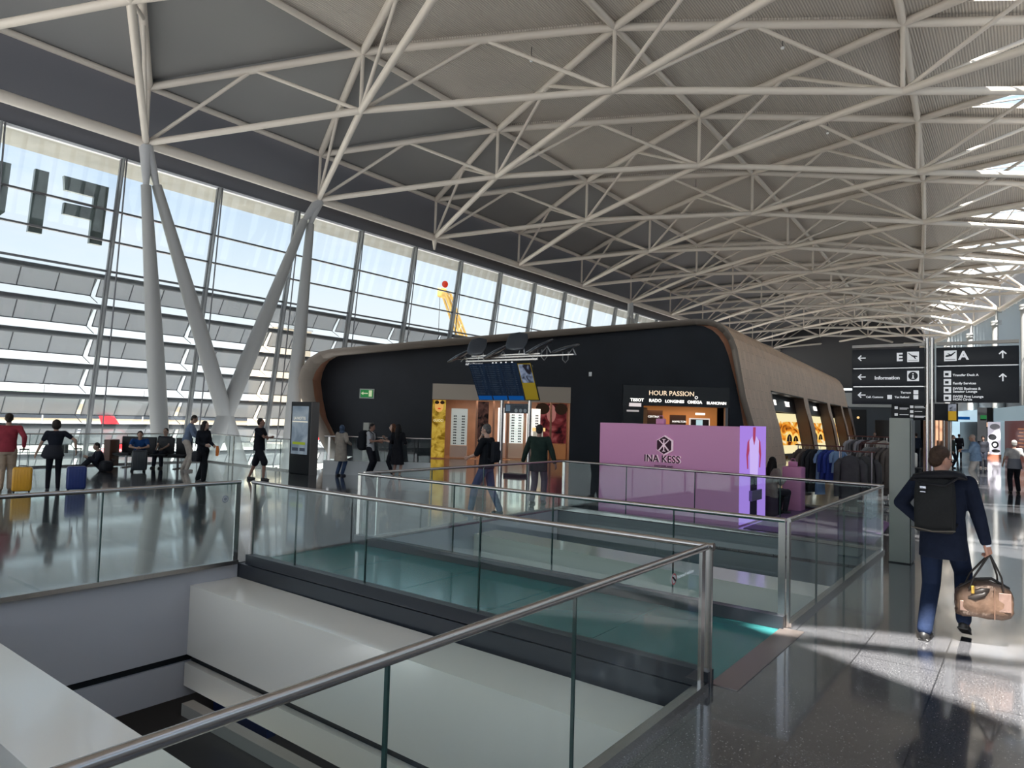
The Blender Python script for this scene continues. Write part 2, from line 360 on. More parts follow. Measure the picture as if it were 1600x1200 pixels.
# stickers on glass
e_ = empty('no_sitting_sticker', (-1.917, 4.38, .90)); tag(e_, 'small round prohibition sticker with text on the nearest glass railing', 'sticker')
RED = pm('sticker_red', (.55, .05, .07), .5); WHT = pm('white_paint', (.8, .8, .8), .5)
def disc(mb, M, r, n=24, r_in=0, d=.002):
    if r_in:
        o_ = [M @ Vector((r*math.cos(2*math.pi*i/n), r*math.sin(2*math.pi*i/n), d)) for i in range(n)]; i_ = [M @ Vector((r_in*math.cos(2*math.pi*i/n), r_in*math.sin(2*math.pi*i/n), d)) for i in range(n)]
        mb.add(o_+i_, [(i, (i+1) % n, n+(i+1) % n, n+i) for i in range(n)])
    else:
        mb.add([M @ Vector((r*math.cos(2*math.pi*i/n), r*math.sin(2*math.pi*i/n), z)) for z in (0, d) for i in range(n)], [tuple(range(n, 2*n)), tuple(range(n-1, -1, -1))]+[(i, (i+1) % n, n+(i+1) % n, n+i) for i in range(n)])
    return mb
Mx = frame((0, 0, 0), (0, 1, 0), (0, 0, 1))
disc(MB(), Mx, .036).build('backing', WHT, e_); disc(MB(), Mx, .038, r_in=.029, d=.004).build('ring', RED, e_)
MB().box((-.004, -.026, -.006), (.004, .026, .006), Mx @ Matrix.Translation((0, 0, .0045)) @ Matrix.Rotation(math.radians(55), 4, 'Z')).build('slash', BLACK, e_)
text('Passivrauch verboten', .034, frame((.003, .05, -.008), (0, 1, 0)), pm('etch', (.75, .8, .82), .6, emit=(.7, .8, .8), estr=.1), parent=e_, depth=.0006)
e_ = empty('round_glass_sticker', (-8.035, 4.72, .83)); tag(e_, 'grey round sticker near the end post of the left glass railing', 'sticker')
disc(MB(), Mx, .045).build('backing', pm('stk', (.25, .27, .3), .6), e_); disc(MB(), Mx, .03, r_in=.024, d=.004).build('ring', WHT, e_)
# ================================================================== roof
members = []   # (name, p, q, radius)
def mem(nm, p, q, r): members.append((nm, p.copy(), q.copy(), r))
nodes = {(r, k): (node(r, k), node(r, k, True)) for r in range(5) for k in ks(r)}
CR, UR, WR = .115, .13, .065
for (r, k), (lo, up) in nodes.items():
    mem('post', lo, up, WR)
    if (r, k+1) in nodes:
        mem('upper_chord', up, nodes[(r, k+1)][1], UR*.85)
        if r in (0, 4): mem('edge_beam', lo, nodes[(r, k+1)][0], .19)
    if r < 4:
        for dk in (-.5, .5):
            if (r+1, k+dk) in nodes:
                lo2, up2 = nodes[(r+1, k+dk)]
                mem('lower_chord', lo, lo2, CR); mem('upper_chord', up, up2, UR)
                mid = (up+up2)/2; mem('brace', lo, mid, WR); mem('brace', mid, lo2, WR)
truss = empty('roof_truss', (-10, 20, 11.4)); tag(truss, 'white tubular steel space frame spanning the whole hall under the roof', 'roof truss')
camp = Vector((0, 0, H)); off = Vector(truss.location)
byn = {}
def inview(p):
    c_ = Rwc.transposed() @ (p-camp); 
    return c_.z < -1 and abs(c_.x/-c_.z) < .78 and abs(c_.y/-c_.z) < .6
for m_ in members: byn.setdefault(m_[0], []).append(m_)
for nm, L in byn.items():
    def key(m_):
        mid = (m_[1]+m_[2])/2; return (0 if (inview(mid) or inview(m_[1]) or inview(m_[2])) else 1, (mid-camp).length)
    L.sort(key=key)
    rest = MB()
    for i, (_, p, q, r_) in enumerate(L):
        if i < 99:
            mb = MB(); mb.tube(p-off, q-off, r_, n=12); mb.build(nm, WSTEEL, truss)
        else: rest.tube(p-off, q-off, r_, n=8)
    if rest.v:
        o = rest.build(nm, WSTEEL, truss); o['kind'] = 'stuff'
jn = MB()
# ceiling deck: ribbed perforated metal
cm = bpy.data.materials.new('ribbed_ceiling'); cm.use_nodes = True; t = cm.node_tree; b = t.nodes['Principled BSDF']
c = N(t, 'ShaderNodeTexCoord'); wv = N(t, 'ShaderNodeTexWave'); wv.wave_type = 'BANDS'; wv.bands_direction = 'X'; wv.inputs['Scale'].default_value = 4.0; wv.inputs['Distortion'].default_value = 0
t.links.new(c.outputs['Object'], wv.inputs['Vector'])
r = N(t, 'ShaderNodeValToRGB'); r.color_ramp.elements[0].position = .25; r.color_ramp.elements[0].color = (.38, .34, .30, 1); r.color_ramp.elements[1].position = .6; r.color_ramp.elements[1].color = (.55, .50, .445, 1)  # darker stripes put the shade of the rib grooves into the colour
t.links.new(wv.outputs['Fac'], r.inputs[0]); t.links.new(r.outputs[0], b.inputs['Base Color']); b.inputs['Roughness'].default_value = .5
bp = N(t, 'ShaderNodeBump'); bp.inputs['Strength'].default_value = .4; bp.inputs['Distance'].default_value = .03; t.links.new(wv.outputs['Fac'], bp.inputs['Height']); t.links.new(bp.outputs[0], b.inputs['Normal'])
ceil = MB().use(cm); smooth_shaded_panel = pm('smooth_shaded_ceiling_panel', (.22, .215, .215), .5); UPO = Vector((0, 0, .22)); skl = []  # smooth panels by the facade; their darker grey also paints in the shade there
TH = Vector((0, 0, .12))
def tri(a, b1, c1): ceil.add([a, b1, c1], [(0, 1, 2)])
for r_ in range(4):
    ceil.use(smooth_shaded_panel if r_ == 0 else cm)
    for k in ks(r_):
        U = lambda rr, kk: nodes[(rr, kk)][1]+UPO
        if (r_, k+1) in nodes and (r_+1, k+.5) in nodes:            # base on this row
            tri(U(r_, k), U(r_, k+1), U(r_+1, k+.5))
        if (r_+1, k-.5) in nodes and (r_+1, k+.5) in nodes:          # base on the next row
            A, B1, C1 = U(r_, k), U(r_+1, k-.5), U(r_+1, k+.5)
            if r_ == 3 and k < 10:                                              # triangular skylight
                apex = A.lerp((B1+C1)/2, .19); i1 = B1.lerp(A, .04)+(C1-B1)*.05; i2 = C1.lerp(A, .04)-(C1-B1)*.05
                i1 = B1+(C1-B1)*.07+(A-B1)*.04; i2 = C1-(C1-B1)*.07+(A-C1)*.04
                ceil.add([A, B1, C1, apex, i1, i2], [(0, 1, 4, 3), (1, 2, 5, 4), (2, 0, 3, 5)]); skl.append((apex, i1, i2))
            else: tri(A, B1, C1)
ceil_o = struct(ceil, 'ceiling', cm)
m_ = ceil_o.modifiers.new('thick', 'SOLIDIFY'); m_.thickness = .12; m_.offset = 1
SKG = glass('skylight_glass', (.97, .98, .98))
sg = MB()
for n_, (a, b1, c1) in enumerate(skl):
    sg.add([a+UPO*.3, b1+UPO*.3, c1+UPO*.3, a+UPO*.4, b1+UPO*.4, c1+UPO*.4], [(0, 1, 2), (5, 4, 3), (0, 1, 4, 3), (1, 2, 5, 4), (2, 0, 3, 5)])
so_ = struct(sg, 'window_3', SKG)
sb = MB()
for a, b1, c1 in skl:
    for f_ in (.25, .5, .75):
        p = b1.lerp(c1, f_); q_ = a.lerp(b1, abs(1-2*f_)) if f_ < .5 else (a if f_ == .5 else a.lerp(c1, abs(1-2*f_)))
        sb.tube(p, q_, .03, n=6)
    sb.tube(a.lerp(b1, .5), a.lerp(c1, .5), .03, n=6)
struct(sb, 'trim_2', WSTEEL)
# left eaves: inner slope, soffit outside
y0, y1 = -14, 96
EAV = pm('eaves_grey', (.13, .13, .145), .6)
w = MB(); w.add([(-25.3, y0, 13.75), (-25.3, y1, 13.75), (-26.55, y1, 11.02), (-26.55, y0, 11.02), (-25.5, y0, 13.95), (-25.5, y1, 13.95), (-28.9, y1, 11.5), (-28.9, y0, 11.5)], [(0, 1, 2, 3), (4, 7, 6, 5), (0, 3, 7, 4)])
struct(w, 'wall_eaves_left', EAV)
w = MB(); w.box((-28.7, y0, 11.06), (-26.55, y1, 11.2)); struct(w, 'ceiling_soffit', pm('soffit_beige', (.42, .40, .35), .6, var=(.8, .15)))
w = MB(); w.box((-26.62, y0, 10.96), (-26.42, y1, 11.05)); struct(w, 'trim_3', pm('bright_profile', (.75, .76, .78), .3))
# ---------------------------------------------------------------- slanted steel columns
def column(p_top, p_low, label, nodep):
    p_top = Vector(p_top); p_low = Vector(p_low); d = (p_low-p_top); base_ = p_low+d*((p_low.z+7.0)/-d.z) if d.z else p_low
    e_ = empty('slanted_column', base_); tag(e_, label, 'column')
    L = (base_-p_top).length; pts = []; rr = []
    for i in range(14):
        f_ = i/13; pts.append(p_top.lerp(base_, f_)-base_)
        l_ = L*f_
        rr.append(.17+.13*min(1, l_/6) if l_ < 14 else .30-.08*min(1, (l_-14)/4))
    MB().path(pts, rr, n=24).build('shaft', COLM, e_)
    dd = (p_top-nodep)
    MB().path([p_top-base_, p_top.lerp(nodep, .35)-base_, nodep-base_+Vector((0, 0, -.1))], [.10, .16, .24], n=10).build('bracket', pm('bracket_grey', (.42, .42, .43), .4), e_)
    return e_
X0 = -25.2
n1 = nodes[(0, 1.0)][0]; n2_ = nodes[(0, 2.0)][0]
column((X0, 11.17, 9.88), (X0, 12.14, .95), 'steel column standing steepest at left, sharing its top with its slanting twin', n1)
column((X0, 11.54, 9.99), (X0, 15.11, .43), 'steel column slanting down to the right from the leftmost roof joint', n1)
column((X0, 17.85, 10.27), (X0, 14.63, 1.69), 'steel column slanting down to the left from the second roof joint', n2_)
column((X0, 18.18, 10.21), (X0, 17.57, -.56), 'nearly upright steel column passing left of the wood clad shop shell', n2_)
n6 = nodes[(0, 6.0)][0]
column((X0, 48.2, 10.1), (X0, 46.8, .4), 'far slanted steel column behind the shop shell leaning left', n6)
column((X0, 48.7, 10.1), (X0, 50.4, .4), 'far slanted steel column behind the shop shell leaning right', n6)
MB().tube((0, 0, .25), (0, 0, -.35), .16, .05, n=10).build('hanger_bracket', WSTEEL, None, label='short grey bracket under the third roof joint of the left edge', cat='bracket').location = nodes[(0, 3.0)][0]-Vector((0, 0, .3))
# small ceiling sensors
sn = None
for r_, k, f_ in ((2, 2.0, .45), (2, 3.0, .45), (2, 4.0, .45), (2, 5.0, .45), (1, 1.5, .5), (1, 2.5, .5), (1, 3.5, .5)):
    a = nodes[(r_, k)][1]; b1 = nodes[(r_+1, k+.5)][1] if (r_+1, k+.5) in nodes else a
    p = a.lerp(b1, f_)+Vector((.9, 1.4, -.05))
    e_ = empty('ceiling_sensor', p); tag(e_, 'small sensor hanging on a short rod from the ribbed ceiling', 'sensor', 'ceiling sensors')
    MB().tube((0, 0, .25), (0, 0, -.25), .012, n=6).build('rod', STEELD, e_); MB().ell((0, 0, -.3), (.06, .06, .05)).build('head', WHT, e_)
# ================================================================== left window wall
def facX(z): return -26.5-.163*(11-z)
FG = glass('facade_glass', (.775, .79, .79))
wn = empty('window_1', (facX(0), 20, 0)); wn['kind'] = 'structure'; fo = Vector(wn.location)
MULL = pm('mullion_grey', (.19, .195, .2), .4, .3)
ym = [10.84+3.734*i for i in range(-5, 13)]
zlo = -5.2; ztop = 11.0
def FP(y, z, dx=0): return Vector((facX(z)+dx, y, z))-fo
for i, y in enumerate(ym):
    mb = MB()
    for (dx0, dx1, w_) in ((-.02, .10, .05), (.10, .30, .022)):
        a = [FP(y-w_, zlo, dx0), FP(y+w_, zlo, dx0), FP(y+w_, zlo, dx1), FP(y-w_, zlo, dx1), FP(y-w_, ztop, dx0), FP(y+w_, ztop, dx0), FP(y+w_, ztop, dx1), FP(y-w_, ztop, dx1)]
        mb.add(a, [(0,3,2,1),(4,5,6,7),(0,1,5,4),(1,2,6,5),(2,3,7,6),(3,0,4,7)])
    mb.build('mullion', MULL, wn)
    mb = MB(); mb.tube(FP(y+.1, ztop, .2), FP(y+.35, 0, .55), .028, n=8); mb.tube(FP(y+.35, 0, .55), FP(y+.3, zlo, .5), .028, n=8); mb.build('tie_rod', STEELD, wn)
    if i < len(ym)-1:
        zs = [11.0, 9.1, 8.0, 6.9, -5.2]
        for j in range(4):
            a = [FP(y+.05, zs[j+1]), FP(ym[i+1]-.05, zs[j+1]), FP(ym[i+1]-.05, zs[j]), FP(y+.05, zs[j])]
            MB().add(a+[p+Vector((-.02, 0, 0)) for p in a], [(0, 1, 2, 3), (7, 6, 5, 4)]).build('pane', FG, wn)
for z in (9.1, 8.0, 6.92):
    mb = MB(); a = FP(ym[0], z, .03); b1 = FP(ym[-1], z, .03); mb.box((a.x-.05, a.y, a.z-.035), (a.x+.05, b1.y, b1.z+.035)); mb.build('transom', STEELD, wn)
# sunshade louvers, one set per bay and row, hung outside the glass
lm = bpy.data.materials.new('shade_screen'); lm.use_nodes = True; t = lm.node_tree; t.nodes.clear()
o_ = N(t, 'ShaderNodeOutputMaterial'); df = N(t, 'ShaderNodeBsdfDiffuse'); df.inputs[0].default_value = (.36, .35, .345, 1); tl = N(t, 'ShaderNodeBsdfTranslucent'); tl.inputs[0].default_value = (.36, .35, .345, 1)
tp = N(t, 'ShaderNodeBsdfTransparent'); tp.inputs[0].default_value = (.8, .8, .8, 1); a1 = N(t, 'ShaderNodeAddShader'); x1 = N(t, 'ShaderNodeMixShader'); x1.inputs[0].default_value = .34
t.links.new(df.outputs[0], a1.inputs[0]); t.links.new(tl.outputs[0], a1.inputs[1]); t.links.new(a1.outputs[0], x1.inputs[1]); t.links.new(tp.outputs[0], x1.inputs[2]); t.links.new(x1.outputs[0], o_.inputs[0])
TB = pm('louver_tube', (.26, .26, .27), .45, .2); LF = pm('louver_frame', (.20, .20, .21), .5)
proto = None; rows = [6.78-1.125*i for i in range(10)]
BW = 3.734
def make_louver():
    e_ = empty('sunshade_louver')
    MB().tube((0, 0, 0), (0, BW, 0), .105, n=12).build('tube', TB, e_)
    n_ = 3; ox, oz = -.44, -.70
    for j in range(n_):
        ya = .07+j*(BW-.19)/n_; yb = ya+(BW-.19)/n_-.03
        MB().add([(-.05, ya, -.06), (-.05, yb, -.06), (ox, yb, oz), (ox, ya, oz), (-.062, ya, -.066), (-.062, yb, -.066), (ox-.012, yb, oz-.006), (ox-.012, ya, oz-.006)], [(0, 1, 2, 3), (7, 6, 5, 4), (0, 4, 5, 1), (2, 6, 7, 3)]).build('screen', lm, e_)
    mb = MB()
    for j in range(n_+1):
        ya = .055+j*(BW-.19)/n_; mb.tube((-.05, ya, -.06), (ox, ya, oz), .02, n=6)
    mb.tube((ox, .055, oz), (ox, BW-.13, oz), .02, n=6); mb.build('frame', LF, e_)
    mb = MB(); mb.tube((ox, BW-.16, oz), (.0, BW-.05, -1.0), .015, n=6); mb.build('strut', STEELD, e_)
    MB().add([(-.05, BW-.14, -.06), (-.05, BW-.05, -.06), (ox, BW-.16, oz), (ox, BW-.14, oz)], [(0, 1, 2, 3)]).build('end_plate', pm('end_plate', (.8, .8, .8), .5), e_)
    return e_
kids_proto = make_louver(); kids_index()
words = ['topmost', 'second', 'third', 'fourth', 'fifth', 'sixth', 'seventh', 'eighth', 'ninth', 'tenth']
first = True
for ri, z in enumerate(rows):
    for bi, y in enumerate(ym[3:-4]):
        o = kids_proto if first else copy_tree(kids_proto); first = False
        o.location = (facX(z)-.55, y, z); tag(o, 'grey translucent sunshade louver set outside the window wall, %s row from above' % words[ri], 'louver', 'sunshade louvers in the %s row' % words[ri])
# large mirrored lettering on the outside of the glass
lm_ = pm('letter_grey', (.2, .23, .22), .35, .5, var=(1.5, .35))
def letter(poly, label):
    zc = 9.0
    mb = MB()
    f_ = lambda u, v, t_: Vector((facX(v)-t_, u, v))
    mb.prism(poly, f_, .25, .42); return mb.build('facade_letter', lm_, None, label=label, cat='letter')
letter([(9.17, 9.97), (9.25, 9.5), (10.2, 9.5), (10.2, 9.1), (9.28, 9.07), (9.28, 8.68), (10.2, 8.68), (10.22, 7.86), (10.64, 7.86), (10.64, 9.97)], 'large dark letter F seen mirrored on the window wall')
letter([(8.31, 9.95), (8.31, 7.84), (8.72, 7.84), (8.72, 9.95)], 'large dark upright bar letter on the window wall between two others')
letter([(5.9, 9.9), (5.9, 8.3), (6.3, 7.84), (7.2, 7.84), (7.6, 8.3), (7.62, 9.9), (7.2, 9.9), (7.2, 8.5), (7.0, 8.25), (6.5, 8.25), (6.3, 8.5), (6.3, 9.9)], 'large dark letter U cut off at the left edge of the window wall')
# ================================================================== right side: wall, clerestory
RW = pm('right_wall', (.34, .35, .37), .5)
w = MB(); cl = MB(); fin = MB()
ysr = [-14+2.0*i for i in range(54)]
for i in range(len(ysr)-1):
    a, b2 = ysr[i], ysr[i+1]; xa, xb = XR(a)+.3, XR(b2)+.3
    for (z0, z1) in ((3.6, 5.2), (10.9, 13.6)):
        w.add([(xa, a, z0), (xb, b2, z0), (xb, b2, z1), (xa, a, z1), (xa+.25, a, z0), (xb+.25, b2, z0), (xb+.25, b2, z1), (xa+.25, a, z1)], [(0, 3, 2, 1), (4, 5, 6, 7), (0, 1, 5, 4), (3, 7, 6, 2)])
    w.add([(xa+.2, a, 0), (xb+.2, b2, 0), (xb+.2, b2, 3.6), (xa+.2, a, 3.6)], [(0, 3, 2, 1)])
    cl.add([(xa+.1, a, 5.2), (xb+.1, b2, 5.2), (xb+.1, b2, 10.9), (xa+.1, a, 10.9)], [(0, 3, 2, 1)])
    for j in range(2):
        y = a+j*1.0; x = XR(y)+.3
        fin.box((x-.5, y-.05, 5.2), (x+.15, y+.05, 10.9))
struct(w, 'wall_right', RW); struct(cl, 'window_2', glass('clerestory_glass', (.72, .77, .79))); fo2 = struct(fin, 'trim_4', pm('fin_grey', (.42, .46, .48), .4))
for k in range(3, 12):
    n_ = nodes[(4, float(k))][0]
    e_ = empty('round_column', (n_.x-.1, n_.y, 0)); tag(e_, 'pale round column at the right edge of the hall carrying the roof edge', 'column', 'columns along the right edge')
    z0_ = 3.72 if any(a_ < n_.y < b_ for a_, b_ in ((39.5, 46.6), (46.5, 53.6), (54.5, 63.6), (66.5, 86.6))) else 0
    MB().tube((0, 0, z0_), (0, 0, 10.0), .42, n=24).build('shaft', COLM, e_); MB().tube((0, 0, 10.0), (0, 0, 10.15), .5, n=24).tube((0, 0, 10.2), (0, 0, 10.35), .5, n=24).tube((0, 0, 10.1), (0, 0, 11.1), .2, n=12).build('capital', COLM, e_)
# end wall
w = MB(); w.box((-41, 92, 0), (-5, 92.3, 6.0)); struct(w, 'wall_far', pm('far_slate', (.035, .045, .058), .5))
w = MB(); w.box((-41, 88.7, 6.6), (0, 89.0, 14.5)); struct(w, 'wall_far_upper', pm('far_upper', (.04, .04, .045), .6))
w = MB(); w.box((-26.5, -14.3, 9.5), (8, -14, 14)); w.box((-26.5, -14.3, -.3), (8, -14, 1.0)); struct(w, 'wall_near', RW)
# ================================================================== wood clad shop shell
A_ = Vector((-24.24, 17.73, 0)); ru = Vector((.722, .692, 0)).normalized(); SD = Vector((-.075, .997, 0)).normalized()
W0 = Vector((-21.63, 22.53, 0)); U_ = Vector((.791, .612, 0)).normalized(); NN = Vector((U_.y, -U_.x, 0))   # NN towards the hall
def RP(s, z, t_=0.0): return A_+ru*s+SD*t_+Vector((0, 0, z))
def WP(s, z, d=0.0): return W0+U_*s-NN*d+Vector((0, 0, z))          # d = depth behind the dark wall
outer = [(1.05, 0), (.73, .5), (.02, 1.77), (-.28, 2.57), (-.42, 3.32), (-.30, 3.80), (-.02, 4.22), (.4, 4.50), (.95, 4.66), (9.0, 5.70), (16.9, 6.66), (17.6, 6.66), (18.07, 6.52), (18.43, 6.25), (18.70, 5.88), (18.91, 5.37), (19.23, 3.75), (19.34, 3.2), (19.75, 1.91), (20.14, 0)]
inner = [(1.35, 0), (1.03, .5), (.32, 1.77), (.02, 2.57), (-.10, 3.32), (.02, 3.68), (.24, 4.0), (.56, 4.24), (.98, 4.38), (9.0, 5.44), (16.9, 6.42), (17.5, 6.41), (17.9, 6.28), (18.2, 6.05), (18.45, 5.72), (18.62, 5.3), (18.93, 3.75), (19.04, 3.2), (19.45, 1.91), (19.84, 0)]
wallb = [(-4.0, 0), (-4.4, .5), (-4.75, 1.77), (-4.95, 2.57), (-5.07, 3.32), (-5.0, 3.75), (-4.85, 4.1), (-4.6, 4.45), (-4.15, 4.72), (3.6, 5.56), (11.88, 6.43), (12.3, 6.40), (12.7, 6.22), (13.0, 5.97), (13.25, 5.6), (13.45, 5.1), (13.83, 3.75), (13.95, 3.2), (14.2, 1.91), (14.5, 0)]
wm = bpy.data.materials.new('wood_shingles'); wm.use_nodes = True; t = wm.node_tree; b = t.nodes['Principled BSDF']
c = N(t, 'ShaderNodeTexCoord'); sp = N(t, 'ShaderNodeSeparateXYZ'); cb = N(t, 'ShaderNodeCombineXYZ'); t.links.new(c.outputs['Object'], sp.inputs[0])
t.links.new(sp.outputs['Z'], cb.inputs[0]); t.links.new(sp.outputs['Y'], cb.inputs[1])
br = N(t, 'ShaderNodeTexBrick'); br.inputs['Scale'].default_value = 1; br.inputs['Brick Width'].default_value = .9; br.inputs['Row Height'].default_value = .42; br.inputs['Mortar Size'].default_value = .008
br.inputs['Color1'].default_value = (.60, .40, .265, 1); br.inputs['Color2'].default_value = (.52, .345, .225, 1); br.inputs['Mortar'].default_value = (.28, .18, .12, 1); t.links.new(cb.outputs[0], br.inputs['Vector'])
nz_ = N(t, 'ShaderNodeTexNoise'); nz_.inputs['Scale'].default_value = 1.2; nz_.inputs['Detail'].default_value = 6; t.links.new(c.outputs['Object'], nz_.inputs['Vector'])
mm = N(t, 'ShaderNodeMixRGB', blend_type='OVERLAY'); mm.inputs[0].default_value = .18; t.links.new(br.outputs['Color'], mm.inputs[1]); t.links.new(nz_.outputs['Fac'], mm.inputs[2])
t.links.new(mm.outputs[0], b.inputs['Base Color']); b.inputs['Roughness'].default_value = .42
WOODR = pm('reveal_wood', (.42, .20, .12), .45, var=(2, .12)); JAMB = pm('jamb_dark', (.10, .075, .06), .4)
WARM = pm('warm_wood', (.50, .30, .18), .45, var=(3, .1)); ORNG = pm('orange_wood', (.52, .23, .075), .4, var=(3, .12))
shell = empty('shop_shell', A_+ru*10); tag(shell, 'big curved wood clad shop building with black front standing under the roof', 'shop building'); so3 = Vector(shell.location)
rel = lambda L: [p-so3 for p in L]
# bays of the side wall along the hall
bays = [(5.4, 14.7), (16.1, 24.4), (25.7, 31.8), (32.8, 36.4)]
ts = [0, 3.0]+[v for b_ in bays for v in b_]+[38.5, 39.6, 40.3]
def ring(t_):
    f_ = max(0, t_-37)/3.3; drop = .0055*t_; k = []
    for s, z in outer:
        zz = z*(1-drop/6.5*1.0)*(1-.25*f_*f_) if z > 3.8 else z
        ss = s-(1.6*f_*f_ if s > 10 else 0)+((-1.45*min(t_, 3)/3+max(0, t_-8)*.25) if s < 1.1 else 0)
        k.append(RP(ss, zz, t_))
    return rel(k)
m = MB().use(wm); n_o = len(outer); i375 = 16
for a in range(len(ts)-1):
    r0_, r1_ = ring(ts[a]), ring(ts[a+1]); isbay = any(abs(ts[a]-b_[0]) < .01 for b_ in bays)
    for i in range(n_o-1):
        if isbay and i >= i375: continue
        m.add([r0_[i], r0_[i+1], r1_[i+1], r1_[i]], [(0, 1, 2, 3)], i < i375)
m.add(ring(ts[-1]), [tuple(range(n_o))])
m.build('cladding', None, shell)
# metal rim
m = MB(); o_, i_ = rel([RP(s, z) for s, z in outer]), rel([RP(s, z) for s, z in inner]); bk = rel([RP(s, z, .35) for s, z in inner])
for i in range(n_o-1): m.add([o_[i], o_[i+1], i_[i+1], i_[i], bk[i], bk[i+1]], [(0, 3, 2, 1), (3, 4, 5, 2)], True)
m.build('rim', pm('rim_metal', (.20, .165, .135), .4, .35), shell)
m = MB(); wb = rel([WP(s, z) for s, z in wallb])
for i in range(n_o-1): m.add([bk[i], bk[i+1], wb[i+1], wb[i]], [(0, 3, 2, 1)], True)
m.build('reveal', WOODR, shell)
# black front wall with two shop openings
m = MB(); f_ = lambda s, z, d: WP(s, z, d)-so3
def wp(poly): m.prism(poly, f_, 0, .2)
wp([p for p in wallb if p[0] < -4 or p[0] == -4.0]+[(0, 4.72+4.15*.1067), (0, 0)])
wp([(0, 3.4), (6.29, 3.4), (6.29, 5.85), (0, 5.163)]); wp([(6.29, 0), (8.65, 0), (8.65, 6.09), (6.29, 5.85)])
wp([(8.65, 3.6), (13.5, 3.6), (13.86, 3.6), (13.83, 3.75), (13.45, 5.1), (13.25, 5.6), (13.0, 5.97), (12.7, 6.22), (12.3, 6.4), (11.88, 6.43), (8.65, 6.09)])
wp([(13.53, 0), (14.5, 0), (14.2, 1.91), (13.95, 3.2), (13.85, 3.6), (13.53, 3.6)])
m.build('front_wall', pm('black_panel', (.010, .0125, .018), .5, var=(.6, .25), spec=.3), shell)
# jambs and back walls of the side bays
def SWp(t_, z, d=0.0): return RP(20.14, 0, t_)+Vector((-.997, -.075, 0))*(d+.187*z)+Vector((0, 0, z))
def sbox(mb, t0, t1, z0, z1, d0, d1, org=so3):
    P_ = [SWp(a, z, d)-org for z in (z0, z1) for (a, d) in ((t0, d0), (t1, d0), (t1, d1), (t0, d1))]
    mb.add(P_, [(0,1,2,3),(4,7,6,5),(0,4,5,1),(1,5,6,2),(2,6,7,3),(3,7,4,0)])
edges = [(5.1, 5.4)]+[(bays[i][1], bays[i+1][0]) for i in range(3)]+[(36.4, 38.5)]
for a, b_ in edges:
    mb = MB(); sbox(mb, a+.01, b_-.01, 0, 3.72, .07, 1.3); mb.build('bay_jamb', pm('jamb_wood', (.17, .115, .085), .4), shell)
mb = MB(); sbox(mb, 5.5, 36.3, 3.70, 3.80, .06, 1.4); sbox(mb, 5.4, 36.4, 2.75, 3.75, .7, .9)
mb.build('bay_header', pm('header_dark', (.014, .016, .02), .4), shell)
mb = MB(); sbox(mb, 2.5, 38.5, 0, 3.75, 1.45, 1.6); mb.build('bay_back_wall', WARM, shell)
BL = emis('brand_glow', (1, .97, .9), 1.6)
for bi, (bt, words_) in enumerate(((7.0, 'LONGINES'), (11.5, 'TISSOT'), (17.6, 'CERTINA'), (21.5, 'OMEGA'), (27.0, 'RADO'), (33.6, 'TISSOT'))):
    M = frame(SWp(bt, 3.12, .68), SD, (-.187*.997, -.187*.075, 1)); text(words_, .42, M, BL, 'brand_lettering', None, depth=.01, offset=.012).parent = shell
for ch in shell.children:
    if ch.name.startswith('brand_lettering'): ch.data.transform(Matrix.Translation(-so3))
# lit advertising screens in the bays
gm = bpy.data.materials.new('gold_picture'); gm.use_nodes = True; t = gm.node_tree; t.nodes.clear()
o1 = N(t, 'ShaderNodeOutputMaterial'); em = N(t, 'ShaderNodeEmission'); c = N(t, 'ShaderNodeTexCoord'); mpg = N(t, 'ShaderNodeMapping'); mpg.inputs['Scale'].default_value = (.28, .28, .55)
t.links.new(c.outputs['Object'], mpg.inputs[0]); n_ = N(t, 'ShaderNodeTexNoise'); n_.inputs['Scale'].default_value = 2.6; n_.inputs['Detail'].default_value = 2; n_.inputs['Distortion'].default_value = 1.2; t.links.new(mpg.outputs[0], n_.inputs['Vector'])
r = N(t, 'ShaderNodeValToRGB'); e = r.color_ramp.elements; e[0].position = .36; e[0].color = (.10, .02, .005, 1); e[1].position = .62; e[1].color = (1.0, .82, .50, 1); q = e.new(.47); q.color = (.85, .26, .02, 1); q = e.new(.54); q.color = (.9, .5, .08, 1)
t.links.new(n_.outputs['Fac'], r.inputs[0]); t.links.new(r.outputs[0], em.inputs[0]); em.inputs[1].default_value = .7; t.links.new(em.outputs[0], o1.inputs[0])
CREAMG = emis('screen_cream', (1.0, .88, .50), .95); WB = pm('watch_black', (.012, .011, .01), .3); GOLD = pm('watch_gold', (.8, .48, .12), .3, .5, emit=(1.0, .62, .16), estr=.75)
